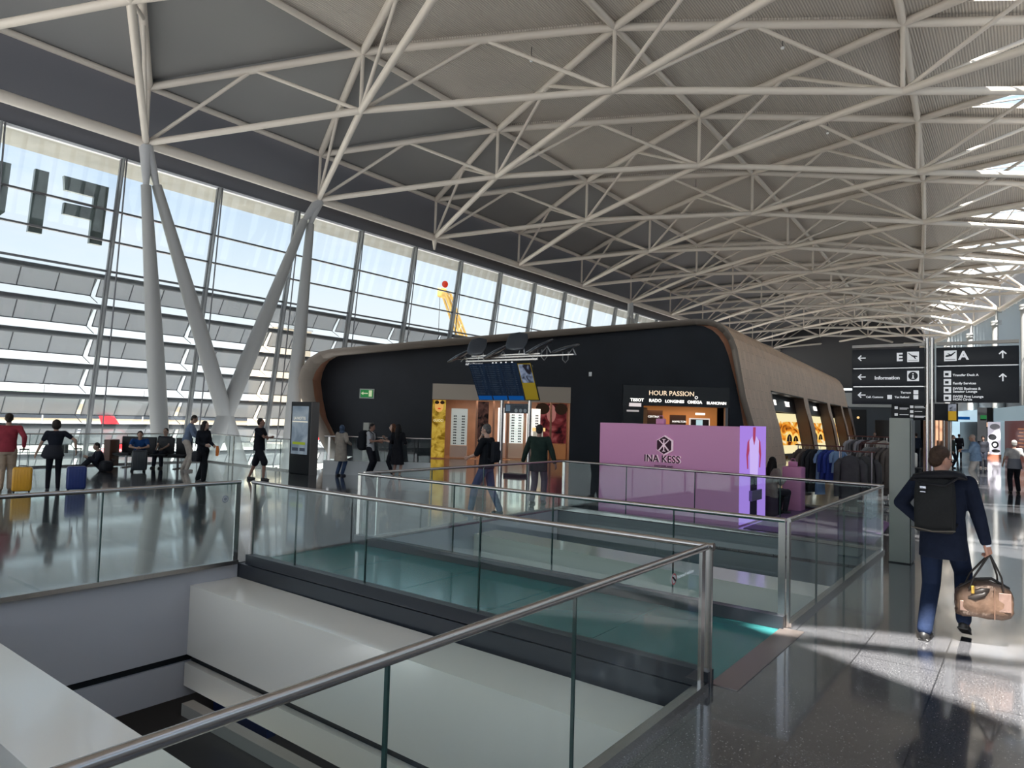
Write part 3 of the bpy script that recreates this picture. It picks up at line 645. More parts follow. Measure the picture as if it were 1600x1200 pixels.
for bi, (t0, t1, lab) in enumerate(((11.2, 14.6, 'lit watch advertisement in the nearest side bay of the shop shell'), (20.4, 24.3, 'lit watch advertisement in the second side bay of the shop shell'), (28.8, 31.7, 'lit watch advertisement in the third side bay of the shop shell'), (34.2, 36.3, 'lit watch advertisement in the farthest side bay of the shop shell'))):
    # the screens stand turned towards the hall entrance
    org = SWp((t0+t1)/2, 0, 1.1); e_ = empty('advertising_screen', org); tag(e_, lab, 'screen', None)
    a = SWp(t0, 0, 1.35)-org; b_ = SWp(t1, 0, .75)-org; x = (b_-a).normalized(); L = (b_-a).length
    def q4(u0, u1, z0, z1, out_, mt, nm, th=.02):
        nrm_ = Vector((x.y, -x.x, 0)); lean = Vector((-.997, -.075, 0))*.187
        P_ = [a+x*u+nrm_*(out_+d)+Vector((0, 0, z))+lean*z for d in (0, th) for (u, z) in ((u0, z0), (u1, z0), (u1, z1), (u0, z1))]
        return MB().add(P_, [(3,2,1,0),(4,5,6,7),(0,1,5,4),(1,2,6,5),(2,3,7,6),(3,0,4,7)]).build(nm, mt, e_)
    q4(0, L, .12, 2.74, -.06, WB, 'frame', .05); q4(.06, L-.06, .25, 2.7, 0, CREAMG, 'picture_ground'); q4(.06, L-.06, .75, 2.2, .022, gm, 'picture', .006)
    for k_, cx in enumerate((L*.44, L*.74)):
        M = frame(a+x*cx+Vector((x.y, -x.x, 0))*.035+Vector((-.997, -.075, 0))*.187*1.05+Vector((0, 0, .98-.10*k_)), x); R0 = L*.18
        disc(MB(), M, R0, r_in=R0*.72, d=.01).build('watch_ring', GOLD, e_); disc(MB(), M, R0*.74, d=.006).build('watch_dial', WB, e_)
        MB().box((-.01, 0, .006), (.01, R0*.5, .012), M).box((0, -.01, .006), (R0*.35, .01, .012), M).build('watch_hands', GOLD, e_)
        MB().box((-R0*.35, -R0*1.75, 0), (R0*.35, -R0*.95, .008), M).build('watch_strap', WB, e_)
# ---------------------------------------------------------------- sunglasses shop in the left opening
room = empty('sunglasses_shop', W0); tag(room, 'sunglasses shop interior behind the left opening of the black wall', 'shop'); wo = Vector(room.location)
def wb_(mb, s0, s1, z0, z1, d0, d1, org=None):
    org = wo if org is None else org
    P_ = [WP(s, z, d)-org for z in (z0, z1) for (s, d) in ((s0, d0), (s1, d0), (s1, d1), (s0, d1))]
    mb.add(P_, [(0,1,2,3),(4,7,6,5),(0,4,5,1),(1,5,6,2),(2,6,7,3),(3,7,4,0)]); return mb
wb_(MB(), 0, 6.29, 2.69, 3.4, .02, .3).build('fascia', pm('beige_fascia', (.38, .32, .26), .5), room)
SHW = pm('shop_wood', (.44, .25, .16), .45, var=(2, .1)); SHP = pm('shop_panel', (.62, .46, .38), .5)
wb_(MB(), -.15, 6.45, 0, 2.95, 3.2, 3.3).build('back_wall', SHW, room); wb_(MB(), -.15, 0, 0, 2.95, .25, 3.2).build('side_wall', SHW, room); wb_(MB(), 6.3, 6.45, 0, 2.95, .25, 3.2).build('side_wall', SHW, room)
wb_(MB(), -.15, 6.45, 2.95, 3.05, .25, 3.3).build('shop_ceiling', pm('shop_ceil', (.5, .45, .4), .6), room); wb_(MB(), 0, 6.29, .0, .012, .1, 3.2).build('shop_floor', pm('shop_floor', (.42, .22, .12), .2), room)
wb_(MB(), 4.75, 6.25, .05, .75, 1.4, 1.9).build('drawer_unit', pm('drawer_orange', (.55, .28, .12), .4, emit=(.6, .28, .1), estr=.08), room)
for s in (1.95, 2.75, 3.42, 5.45): wb_(MB(), s, s+.09, 0, 2.9, 1.2, 1.5).build('divider', pm('divider_wood', (.22, .12, .08), .4), room)
e_ = empty('shop_light', WP(3.1, 2.93, 1.2)); tag(e_, 'row of ceiling lights inside the sunglasses shop', 'lamp'); MB().cbox((0, 0, 0), (1.2, .3, .02)).build('diffuser', emis('lampw', (1, .93, .85), 2), e_)
def area(name, loc, size, energy, color, rot=(0, 0, 0), sy=None):
    l = bpy.data.lights.new(name, 'AREA'); l.shape = 'RECTANGLE'; l.size = size; l.size_y = sy or size; l.energy = energy; l.color = color
    o = bpy.data.objects.new(name, l); COL.objects.link(o); o.location = loc; o.rotation_euler = rot; return o
area('shop_lamp', WP(3.1, 2.9, 1.2), 4.5, 70, (1, .82, .66), (0, 0, math.atan2(U_.y, U_.x)), .8)
# posters and displays
def poster(s0, s1, z0, z1, d, mat, label, nm='poster'):
    org = WP(s0, z0, d); e_ = empty(nm, org); tag(e_, label, 'poster'); wb_(MB(), s0, s1, z0, z1, d, d+.05, org).build('sheet', mat, e_); return e_, org
def picture(name, ramp, scale, stren, stretch=(1, 1, 1), dist=1.0):
    m = bpy.data.materials.new(name); m.use_nodes = True; t = m.node_tree; t.nodes.clear(); o = N(t, 'ShaderNodeOutputMaterial'); em = N(t, 'ShaderNodeEmission')
    c = N(t, 'ShaderNodeTexCoord'); mp_ = N(t, 'ShaderNodeMapping'); mp_.inputs['Scale'].default_value = stretch; t.links.new(c.outputs['Object'], mp_.inputs[0])
    n_ = N(t, 'ShaderNodeTexNoise'); n_.inputs['Scale'].default_value = scale; n_.inputs['Detail'].default_value = 4; n_.inputs['Distortion'].default_value = dist; t.links.new(mp_.outputs[0], n_.inputs['Vector'])
    r = N(t, 'ShaderNodeValToRGB'); e = r.color_ramp.elements; e[0].position = ramp[0][0]; e[0].color = (*ramp[0][1], 1); e[1].position = ramp[-1][0]; e[1].color = (*ramp[-1][1], 1)
    for p_, c_ in ramp[1:-1]: q = e.new(p_); q.color = (*c_, 1)
    t.links.new(n_.outputs['Fac'], r.inputs[0]); t.links.new(r.outputs[0], em.inputs[0]); em.inputs[1].default_value = stren*.68; t.links.new(em.outputs[0], o.inputs[0]); return m
GP = picture('gold_poster', [(.35, (.20, .11, .01)), (.5, (.55, .36, .05)), (.7, (.72, .52, .10))], 3, .75)
e_, og = poster(.02, .62, .05, 2.66, .12, GP, 'tall golden poster with a face in sunglasses at the left end of the sunglasses shop')
FACE = emis('face_gold', (.85, .45, .12), .8); DK = emis('poster_dark', (.02, .012, .008), 1)
wf = lambda s, z, d=.1: frame(WP(s, z, d), U_)
def pdisc(e_, s, z, d, rx, rz, mat, nm):
    M = wf(s, z, d) @ Matrix.Diagonal((rx, rz, 1, 1)); o = disc(MB(), M, 1, d=.006).build(nm, mat, None); o.data.transform(Matrix.Translation(-Vector(e_.location))); o.parent = e_; return o
pdisc(e_, .32, 2.38, .11, .20, .27, FACE, 'printed_face'); pdisc(e_, .22, 2.55, .10, .10, .08, DK, 'printed_lens'); pdisc(e_, .46, 2.55, .10, .10, .08, DK, 'printed_lens'); pdisc(e_, .33, 2.27, .10, .07, .03, emis('lips', (.75, .06, .03), .8), 'printed_lips')
def shoptext(e_, body, s, z, d, size, mat, **kw):
    o = text(body, size, wf(s, z, d), mat, **kw); o.data.transform(Matrix.Translation(-Vector(e_.location))); o.parent = e_; return o
shoptext(e_, 'GUCCI', .07, 1.68, .10, .15, emis('gucci_txt', (.9, .8, .5), .9))
RP_ = picture('red_poster', [(.36, (.02, .008, .01)), (.5, (.22, .035, .04)), (.62, (.45, .12, .12))], 1.6, .5)
e_, og = poster(4.85, 6.25, .8, 2.66, 1.35, RP_, 'large dark red poster of a face in round black sunglasses at the shop right')
for s, z, rx, rz in ((4.98+.12, 2.42, .33, .27), (5.98, 2.42, .3, .27)): pdisc(e_, s, z, 1.34, rx, rz, DK, 'printed_lens')
pdisc(e_, 5.52, 2.2, 1.345, .22, .42, emis('face_pink', (.62, .25, .22), .5), 'printed_face')
e_, og = poster(2.05, 2.55, .9, 2.66, 1.3, picture('dark_poster', [(.4, (.015, .012, .012)), (.6, (.12, .06, .05))], 2.5, .6), 'narrow dark poster of a face with sunglasses between two display panels')
DW = pm('display_white', (.78, .78, .76), .4, emit=(1, .98, .95), estr=.55); DG = pm('display_grey', (.5, .52, .5), .4, emit=(.8, .85, .8), estr=.2)
disp = [(.85, 1.6, .62, 2.3, DG, 'pale grey display panel of sunglasses beside the golden poster', 2, .55), (3.0, 3.36, .75, 2.4, DW, 'narrow white lit display panel of sunglasses left of the steel posts', 1, 1.3),
        (3.55, 4.2, .75, 2.35, DW, 'white lit display panel of sunglasses between the board posts', 2, 1.3), (4.35, 5.0, .75, 2.4, DW, 'white lit display panel of sunglasses behind the man in the green jacket', 2, 1.32)]
short = {(.85, 2.3): 'pale grey', (3.0, 2.4): 'narrow white', (3.55, 2.35): 'wide white middle', (4.35, 2.4): 'right hand white'}
gproto = None
FR = pm('sunglass_black', (.012, .012, .014), .25)
for (s0, s1, z0, z1, mt, lab, nc, d) in disp:
    org = WP(s0, 0, d); e_ = empty('eyewear_display', org); tag(e_, lab, 'display'); wb_(MB(), s0, s1, z0, z1, d, d+.06, org).build('panel', mt, e_)
    mb = MB(); nr = 11
    for j in range(nr): wb_(mb, s0+.03, s1-.03, z0+.06+j*.125-.012, z0+.06+j*.125-.004, d-.05, d, org)
    mb.build('shelf', pm('shelf_glass', (.55, .58, .58), .3), e_)
    wb_(MB(), s0-.02, s1+.02, .05, z0-.03, d-.05, d+.25, org).build('plinth', SHP, e_)
    for j in range(nr):
        for i in range(nc):
            s = s0+(s1-s0)*(i+.5)/nc; z = z0+.06+j*.125+.022
            if gproto is None:
                g = MB(); M = Matrix.Identity(4)
                for sx in (-.037, .037): g.tube((sx, -.004, 0), (sx, .004, 0), .034, n=8)
                g.tube((-.07, 0, .012), (.07, 0, .012), .005, n=5); g.tube((-.07, 0, .012), (-.07, .04, .012), .004, n=4); g.tube((.07, 0, .012), (.07, .04, .012), .004, n=4)
                gproto = g.build('sunglasses', FR, None); o = gproto
            else: o = gproto.copy(); COL.objects.link(o)
            o.location = WP(s, z, d-.05); o.rotation_euler = (0, 0, math.atan2(U_.y, U_.x))
            tag(o, 'dark sunglasses on a shelf of the ' + short[(s0, z1)] + ' panel', 'sunglasses', 'sunglasses on the '+short[(s0, z1)]+' panel')
e_ = empty('shop_counter', WP(4.95, 0, .55)); tag(e_, 'small white shop counter with a lit orange top in the sunglasses shop', 'counter')
def wpart(e_, s0, s1, z0, z1, d0, d1, nm, mt): return wb_(MB(), s0, s1, z0, z1, d0, d1, Vector(e_.location)).build(nm, mt, e_)
wpart(e_, 4.65, 5.1, 0, 1.35, .5, .8, 'body', pm('counter_white', (.7, .66, .58), .4, emit=(1, .9, .7), estr=.15)); wpart(e_, 4.62, 5.2, 1.36, 1.52, .48, .85, 'lit_top', emis('amber', (1, .62, .25), 1.1)); wpart(e_, 5.12, 5.35, 0, 1.1, .5, .9, 'end_panel', JAMB)
# ---------------------------------------------------------------- watch shop in the right opening
room = empty('watch_shop', WP(8.65, 0)); tag(room, 'watch shop behind the right opening of the black wall with its lit sign band', 'shop'); wo = Vector(room.location)
wpart(room, 8.66, 13.52, 2.68, 3.59, -.05, .25, 'sign_band', pm('sign_band_black', (.014, .015, .018), .35)); wpart(room, 8.66, 9.62, 0, 2.68, .0, .25, 'left_panel', pm('panel_black', (.01, .011, .013), .3))
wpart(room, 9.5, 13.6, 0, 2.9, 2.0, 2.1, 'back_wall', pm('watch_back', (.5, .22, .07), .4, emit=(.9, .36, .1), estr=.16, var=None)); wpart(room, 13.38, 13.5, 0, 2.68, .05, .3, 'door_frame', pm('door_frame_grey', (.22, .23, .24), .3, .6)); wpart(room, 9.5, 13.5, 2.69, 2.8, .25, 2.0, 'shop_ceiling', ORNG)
wpart(room, 9.62, 9.9, 1.2, 2.6, .5, .9, 'wood_side', ORNG)
for s0, s1, z1, nm in ((9.95, 10.75, 2.5, 'CERTINA'), (11.1, 11.85, 2.3, 'HAMILTON')):
    wpart(room, s0, s1, .9, z1, 1.1, 1.2, 'brown_panel', pm('brown_panel', (.055, .03, .02), .35)); shoptext(room, nm, s0+.1, z1-.35, 1.08, .13, BL, name='panel_lettering')
wpart(room, 12.0, 12.95, .9, 2.18, 1.0, 1.1, 'showcase_frame', emis('case_frame', (1, .85, .75), .8)); wpart(room, 12.05, 12.9, .9, 2.12, .98, 1.0, 'showcase_dark', pm('case_dark', (.03, .02, .02), .2)); wpart(room, 12.3, 12.6, 1.2, 2.1, .96, .98, 'showcase_screen', emis('case_screen', (.6, .85, .9), .8))
wpart(room, 12.28, 12.72, 2.33, 2.43, 1.0, 1.05, 'case_sign', emis('case_sign', (1, .95, .85), 2))
wpart(room, 8.95, 9.5, 2.62, 2.78, -.06, -.02, 'tissot_sign', emis('tissot_sign', (.95, .85, .85), .8)); wpart(room, 8.85, 9.4, 2.38, 2.46, -.06, -.02, 'small_sign', emis('small_sign', (.7, .65, .65), .6))
WARMT = emis('warm_text', (1.0, .78, .55), 1.1); shoptext(room, 'HOUR PASSION', 9.83, 3.16, -.06, .30, WARMT, stretch=.98, depth=.02)
for b_, s, sz in (('TISSOT', 9.0, .19), ('RADO', 9.85, .20), ('LONGINES', 10.58, .18), ('OMEGA', 11.6, .19), ('BLANCPAIN', 12.48, .165)): shoptext(room, b_, s, 2.86-(.012*(s-9)), -.06, sz, BL, offset=.006, depth=.015)
M_ = wf(12.0, 3.1, -.06)
o = disc(MB(), M_, .07, r_in=.045, d=.01).build('omega_mark', BL, None); o.data.transform(Matrix.Translation(-wo)); o.parent = room
area('watch_shop_lamp', WP(11.5, 2.6, 1.0), 3, 22, (1, .6, .32), (0, 0, math.atan2(U_.y, U_.x)), .5)
# exit sign on the black wall
e_ = empty('exit_sign', WP(-2.95, 2.85, 0)); tag(e_, 'green emergency exit sign on the black wall left of the sunglasses shop', 'exit sign')
wpart(e_, -3.28, -2.62, 2.63, 3.07, -.08, -.001, 'casing', pm('exit_casing', (.3, .33, .3), .4)); wpart(e_, -3.23, -2.67, 2.68, 3.02, -.085, -.081, 'green_panel', emis('exit_green', (.05, .32, .10), .55))
o = MB().box((-.2, -.02, 0), (.05, .02, .004), wf(-2.95, 2.86, -.087)).prism([(-.26, 0), (-.16, -.08), (-.16, .08)], lambda u, v, t_: wf(-2.95, 2.86, -.087) @ Vector((u, v, t_)), 0, .004).build('arrow', emis('exit_white', (.7, .8, .5), .7), None); o.data.transform(Matrix.Translation(-Vector(e_.location))); o.parent = e_
wpart(e_, -2.86, -2.72, 2.72, 3.0, -.09, -.086, 'door_pictogram', emis('exit_white', (.7, .8, .5), .7))
e_ = empty('spotlight', WP(7.1, 4.0, 0)); tag(e_, 'small white spotlight on the black wall right of the flight board', 'spotlight'); wpart(e_, 7.08, 7.2, 3.93, 4.12, -.2, 0, 'housing', WHT)
MB().box((-.16, -.12, 0), (.16, .12, 1.6)).build('grey_cabinet', pm('cab_grey', (.22, .22, .2), .5), None, label='narrow grey cabinet against the black wall behind the glass railing', cat='cabinet').location = (-20.2, 17.6, 0)
# ================================================================== pink pop-up stand
PINK = pm('pink_wall', (.66, .28, .50), .5); PINKL = pm('pink_light', (.62, .25, .44), .5)
ps = empty('pink_stand_wall', (-5.95, 13.9, 0)); tag(ps, 'long pink promotional wall with a hexagonal emblem and brand lettering', 'stand wall'); po = Vector(ps.location)
MB().box((-1.57, -.75, 0), (1.50, .75, 1.9)).build('wall_body', PINK, ps)
D3 = pm('logo_dark', (.04, .006, .022), .5, spec=.2); L3 = pm('logo_light', (.95, .72, .80), .4, emit=(1, .7, .8), estr=.12)
Mf = frame((0, -.752, 0), (1, 0, 0))
def hexp(r, cx, cz): return [(cx+r*math.sin(math.pi/3*i), cz+r*math.cos(math.pi/3*i)) for i in range(6)][::-1]
def fx(u, v, t_): return Vector((u, -.752-t_, v))
MB().prism(hexp(.205, -.03, 1.475)[::-1], fx, 0, .03).build('emblem_edge', L3, ps); MB().prism(hexp(.18, -.045, 1.475)[::-1], fx, .03, .04).build('emblem', D3, ps)
mb = MB()
for (u0, v0, u1, v1, w_) in ((-.045, 1.36, -.045, 1.59, .013), (-.045, 1.48, .06, 1.58, .012), (-.045, 1.49, .06, 1.37, .016), (-.045, 1.48, -.15, 1.58, .012), (-.045, 1.49, -.15, 1.37, .016), (-.08, 1.595, -.01, 1.595, .008), (-.08, 1.355, -.01, 1.355, .008)):
    mb.tube(fx(u0, v0, .045), fx(u1, v1, .045), w_, n=6)
mb.build('emblem_monogram', L3, ps)
text('INA KESS', .205, frame((-.475, -.757, 1.125), (1, 0, 0)), L3, 'lettering', ps, depth=.018, stretch=.96, offset=.004); text('INA KESS', .205, frame((-.492, -.782, 1.125), (1, 0, 0)), D3, 'lettering_face', ps, depth=.003, stretch=.96, offset=.002)
text('SWITZERLAND', .062, frame((-.27, -.757, 1.02), (1, 0, 0)), D3, 'small_lettering', ps, depth=.003)
LED = emis('led_lilac', (.46, .27, .88), .85)
MB().box((1.5, -.76, .03), (1.53, .78, 1.92)).build('screen', LED, ps)
# the picture on the LED screen: a standing figure in a white top and black trousers, head out of the picture
fy = lambda u, v, t_: Vector((1.53+t_, u, v))
def sil(poly, mt, nm, t0=.001, t1=.004): return MB().prism(poly, fy, t0, t1).build(nm, mt, ps)
sil([(-.22, .08), (.22, .08), (.21, .95), (-.20, .95)], emis('p_black', (.012, .01, .02), 1), 'printed_trousers')
sil([(-.24, .93), (.24, .93), (.28, 1.30), (.30, 1.62), (.12, 1.72), (0, 1.52), (-.12, 1.72), (-.30, 1.62), (-.26, 1.30)], emis('p_top', (.62, .48, .95), .95), 'printed_top', .004, .007)
SK = emis('p_skin', (.48, .07, .16), .8)
sil([(-.07, 1.55), (.07, 1.55), (.09, 1.9), (-.07, 1.9)], SK, 'printed_neck')
for s in (-1, 1):
    pts = [(s*.30, 1.66), (s*.40, 1.60), (s*.46, 1.35), (s*.40, 1.08), (s*.34, 1.08), (s*.36, 1.32), (s*.27, 1.45)]
    sil(pts if s < 0 else pts[::-1], SK, 'printed_arm')
MB().box((1.54, -.30, .45), (1.6, .32, .65)).build('brochure_box', pm('clear_grey', (.18, .14, .25), .2), ps)
MB().rbox((0, 0, .5), (.42, .4, 1.0), .02).build('pink_counter', PINKL, None, label='small pink display counter beside the seated woman with long hair', cat='counter').location = (-4.40, 16.75, 0)
for x, y, z, nm in ((-4.42, 16.75, 1.0, 'pink box with a handle standing on the pink counter'), (-6.25, 13.5, 1.9, 'pink bag standing on top of the long pink wall')):
    e_ = empty('gift_bag', (x, y, z)); tag(e_, nm, 'bag'); MB().rbox((0, 0, .06), (.2, .1, .12), .02).build('body', PINKL, e_); MB().path([(-.05, 0, .12), (-.04, 0, .18), (.04, 0, .18), (.05, 0, .12)], .008, n=6).build('handle', PINKL, e_)
MB().add([(-4.3, 12.95, .004), (-2.1, 12.95, .004), (-2.3, 16.0, .004), (-3.0, 17.4, .004), (-4.4, 17.5, .004), (-4.3, 12.95, .012), (-2.1, 12.95, .012), (-2.3, 16.0, .012), (-3.0, 17.4, .012), (-4.4, 17.5, .012)], [(9, 8, 7, 6, 5)[::-1], (0, 1, 6, 5), (1, 2, 7, 6), (2, 3, 8, 7), (3, 4, 9, 8), (4, 0, 5, 9)]).build('purple_carpet', pm('purple_carpet', (.16, .075, .17), .7), None, label='dark purple carpet under the clothes racks beside the pink wall', cat='carpet')
# ---------------------------------------------------------------- clothes racks and garments
def rack(x0, x1, y, z, label):
    e_ = empty('clothes_rack', ((x0+x1)/2, y, 0)); tag(e_, label, 'clothes rack'); h = (x1-x0)/2
    MB().tube((-h-.06, 0, z), (h+.06, 0, z), .016, n=8).build('rail', pm('rack_red', (.11, .035, .03), .35, .4), e_)
    for s in (-1, 1): MB().tube((s*h, 0, .06), (s*h, 0, z), .013, n=8).build('upright', STEEL, e_)
    MB().box((-h-.05, -.2, .05), (h+.05, .2, .08)).build('base', STEELD, e_)
    for sx in (-1, 1):
        for sy in (-1, 1): MB().tube((sx*h-.01, sy*.17, .03), (sx*h+.01, sy*.17, .03), .03, n=10).build('wheel', BLACK, e_)
    return e_
def garment(x, y, ztop, L, w_, th, col, label, sleeve=.5, yaw=0.0, group=None, name='hanging_garment'):
    e_ = empty(name, (x, y, ztop-L), yaw); tag(e_, label, 'garment', group); mt = pm('cloth_%02d%02d%02d' % tuple(int(c_*99) for c_ in col), col, .85, bump=(14, .5), var=(4, .25))
    rg = []; n_ = 20
    prof = [(0, 1.0), (.25, .96), (.5, .86), (.72, .84), (.88, .95), (.96, .62), (1.0, .22)]
    for f_, k in prof:
        rg.append([Vector(((w_*k/2+.012*math.sin(5*a_+f_*3)*(1-f_))*math.cos(a_), (th*(.6+.4*(1-f_))/2+.012*math.sin(7*a_)*(1-f_))*math.sin(a_), L*f_)) for a_ in [2*math.pi*i/n_ for i in range(n_)]])
    MB().rings(rg).build('body', mt, e_)
    for s in (-1, 1):
        MB().path([(s*w_*.40, 0, L*.90), (s*w_*.56, 0, L*.78), (s*w_*.60, 0, L*(.9-sleeve*.6)), (s*w_*.58, 0, L*(.9-sleeve))], [th*.28, th*.36, th*.32, th*.28], n=8).build('sleeve', mt, e_)
    MB().path([(0, 0, L*.98), (0, 0, L+.04), (.02, 0, L+.07), (0, 0, L+.09), (-.02, 0, L+.07)], .004, n=5).build('hanger_hook', STEEL, e_)
    return e_
rack(-4.45, -3.50, 17.3, 1.50, 'nearest clothes rack with dark and blue garments beside the pink counter')
r90 = math.pi/2
for i, (dx, L, w_, col, lab, sl) in enumerate(((0, 1.0, .46, (.075, .055, .045), 'dark brown long garment at the left end of the nearest rack', .8), (.10, 1.1, .44, (.12, .09, .075), 'grey brown long dress second on the nearest rack', .7), (.21, .95, .42, (.018, .018, .02), 'black garment beside the brown dress on the nearest rack', .6),
        (.33, 1.0, .44, (.012, .012, .014), 'black garment left of the light blue one', .7), (.45, 1.05, .30, (.16, .25, .42), 'light blue trousers hanging in the middle of the nearest rack', .2), (.58, .74, .40, (.015, .035, .22), 'royal blue garment hanging on the nearest rack', .6), (.70, .76, .4, (.018, .04, .25), 'second royal blue garment on the nearest rack', .6), (.84, .52, .42, (.18, .27, .42), 'short light blue top at the right end of the nearest rack', .45))):
    garment(-4.40+dx, 17.3, 1.41, L, w_, .12, col, lab, sl, r90-.5)
rack(-3.36, -2.72, 16.45, 1.43, 'clothes rack with a big dark jacket facing the railing')
garment(-3.13, 16.40, 1.34, .95, .46, .22, (.045, .043, .045), 'dark grey jacket hanging facing the railing, buttoned', .85)
garment(-2.86, 16.55, 1.34, .9, .44, .2, (.04, .038, .038), 'dark grey jacket hanging behind the buttoned one', .85)
garment(-3.22, 16.75, 1.3, 1.1, .3, .15, (.02, .02, .022), 'long black garment hanging behind the buttoned jacket', .3)
rack(-3.2, -2.6, 18.5, 1.58, 'clothes rack with grey and brown jackets next to the grey pillar')
for i, (dx, L, col, lab) in enumerate(((0, .9, (.17, .16, .15), 'light grey jacket first on the rack next to the pillar'), (.13, .95, (.13, .11, .10), 'grey jacket second on the rack next to the pillar'), (.27, 1.15, (.085, .065, .055), 'dark brown coat on the rack next to the pillar'), (.38, 1.1, (.10, .08, .07), 'brown coat hanging between two coats next to the pillar'), (.50, .95, (.11, .085, .07), 'brown jacket hanging nearest to the grey pillar'))):
    garment(-3.15+dx, 18.5, 1.49, L, .46, .13, col, lab, .75, r90-.6)
rack(-3.9, -3.0, 20.3, 1.72, 'farther clothes rack with pale and dark folded tops')
for i in range(7):
    c_ = [(.30, .28, .28), (.09, .08, .08), (.25, .23, .24), (.05, .02, .02), (.22, .2, .19), (.10, .06, .045), (.30, .26, .22)][i]
    garment(-3.85+i*.13, 20.3, 1.63, .6, .42, .12, c_, ['pale grey top', 'dark grey top', 'light grey top', 'dark red top', 'beige grey top', 'brown top', 'cream top'][i]+' on the farther clothes rack', .5, r90-.6)
# mannequin like white bag pieces right of the pillar
e_ = empty('white_bag', (-2.95, 24.4, 0)); tag(e_, 'white shopping bag on a dark table right of the grey pillar', 'bag'); MB().rbox((0, 0, 1.0), (.34, .2, .45), .05).build('body', pm('bag_white', (.7, .68, .62), .5), e_); MB().path([(-.08, 0, 1.2), (-.06, 0, 1.4), (.06, 0, 1.4), (.08, 0, 1.2)], .01, n=6).build('handle', WHT, e_)
e_ = empty('display_table', (-2.95, 24.4, 0)); tag(e_, 'dark display table carrying a white bag right of the grey pillar', 'table'); MB().box((-.3, -.3, .72), (.3, .3, .77)).build('table_top', BLACK, e_)
for sx in (-1, 1):
    for sy in (-1, 1): MB().tube((sx*.27, sy*.27, 0), (sx*.27, sy*.27, .72), .015, n=6).build('leg', BLACK, e_)
# grey pillar
gp = empty('grey_pillar', (-1.53, 11.62, 0)); tag(gp, 'grey rectangular pillar cabinet beside the walkway at the end of the railing', 'pillar')
MB().rbox((0, 0, 1.06), (.27, .36, 2.10), .012).build('body', pm('pillar_grey', (.245, .26, .235), .45), gp); MB().box((.145, -.17, .02), (.155, .17, 2.08)).build('side_panel', pm('pillar_side', (.16, .165, .16), .4), gp); MB().box((-.14, -.185, .0), (.14, .185, .015)).build('base_plate', BLACK, gp)
# ---------------------------------------------------------------- wayfinding sign
ws = empty('wayfinding_sign', (-1.59, 16.0, 0)); tag(ws, 'dark wayfinding sign with gate letters E and A on a steel double pole', 'sign')
for dx in (-.055, .03): MB().tube((dx, 0, 0), (dx, 0, 3.8), .036, n=14).build('pole', STEEL, ws)
def sp_(x0, x1, z0, z1, nm='panel'): return MB().rbox(((x0+x1)/2+1.59-1.59, 0, (z0+z1)/2), (x1-x0, .12, z1-z0), .008).build(nm, SIGNB, ws)
L0, L1 = -1.43, -.10; Q0, Q1 = .10, 1.43
for z0, z1 in ((3.215, 3.60), (2.83, 3.19), (2.45, 2.805)): sp_(L0, L1, z0, z1)
for z0, z1 in ((3.235, 3.585), (2.50, 3.21)): sp_(Q0, Q1, z0, z1)
MB().box((Q0, -.05, 3.64), (Q1, .05, 3.70)).box((L0, -.05, 3.64), (L1, .05, 3.70)).build('lamp_bar', pm('bar_beige', (.30, .28, .25), .4), ws)
for x0, x1 in ((L0, L1), (Q0, Q1)):
    for z in ((3.2, 2.82) if x0 == L0 else (3.22,)): MB().box((x0+.02, -.02, z-.012), (x1-.02, .02, z+.008)).build('joint_profile', pm('joint', (.5, .5, .5), .25, .9), ws)
FY = -.066
def T(body, size, x, z, nm='lettering', off=.0, **kw): return text(body, size, frame((x, FY, z), (1, 0, 0)), SIGNW, nm, ws, depth=.002, offset=off, **kw)
def arrow(x, z, ang, s=1.0, nm='arrow'):
    mb = MB(); M = Matrix.Translation((x, FY, z)) @ Matrix.Rotation(ang, 4, 'Y')
    for (a0, b0, a1, b1) in ((-.07, 0, .075, 0), (-.07, 0, -.012, .058), (-.07, 0, -.012, -.058)):
        d_ = Vector((a1-a0, 0, b1-b0)).normalized(); pz = Vector((-d_.z, 0, d_.x))*.012*s; p0 = Vector((a0*s, 0, b0*s))-d_*.006; p1 = Vector((a1*s, 0, b1*s))
        mb.add([M @ q_ for q_ in (p0-pz, p1-pz, p1+pz, p0+pz)]+[M @ (q_+Vector((0, .006, 0))) for q_ in (p0-pz, p1-pz, p1+pz, p0+pz)], [(0, 1, 2, 3), (7, 6, 5, 4), (0, 4, 5, 1), (1, 5, 6, 2), (2, 6, 7, 3), (3, 7, 4, 0)])
    return mb.build(nm, SIGNW, ws)
for z in (3.42, 3.02, 2.64): arrow(L0+.19, z, 0, .95)
arrow(Q1-.25, 3.42, math.pi/2, .95); arrow(Q1-.25, 2.98, math.pi/2, .95)
def icon(x, z, s, nm='icon'): return MB().rbox((x, FY-.001, z), (s, .006, s), .004).build(nm, SIGNW, ws)
def plane_icon(x, z, s, up):
    icon(x, z, s); mb = MB(); sg_ = 1 if up else -1
    def seg(pts): mb.prism([(x+px*s, z+pz*s*1) for px, pz in pts], lambda u, v, t_: Vector((u, FY-.005-t_, v)), 0, .003)
    if up: seg([(-.42, -.05), (-.33, .05), (.0, .10), (.38, .38), (.42, .32), (.1, -.02), (-.3, -.12)]); seg([(-.25, .2), (-.15, .22), (.12, .1), (.0, .04)])
    else: seg([(-.42, .36), (-.38, .40), (-.05, .14), (.3, .10), (.4, .0), (.3, -.03), (-.05, .0)]); seg([(-.02, .02), (.14, .02), (.28, -.2), (.18, -.22)])
    seg([(-.4, -.36), (.4, -.36), (.4, -.32), (-.4, -.32)][::1]); mb.build('pictogram', SIGNB, ws)
plane_icon(L1-.20, 3.42, .21, False); T('E', .23, L1-.50, 3.345, off=.008)
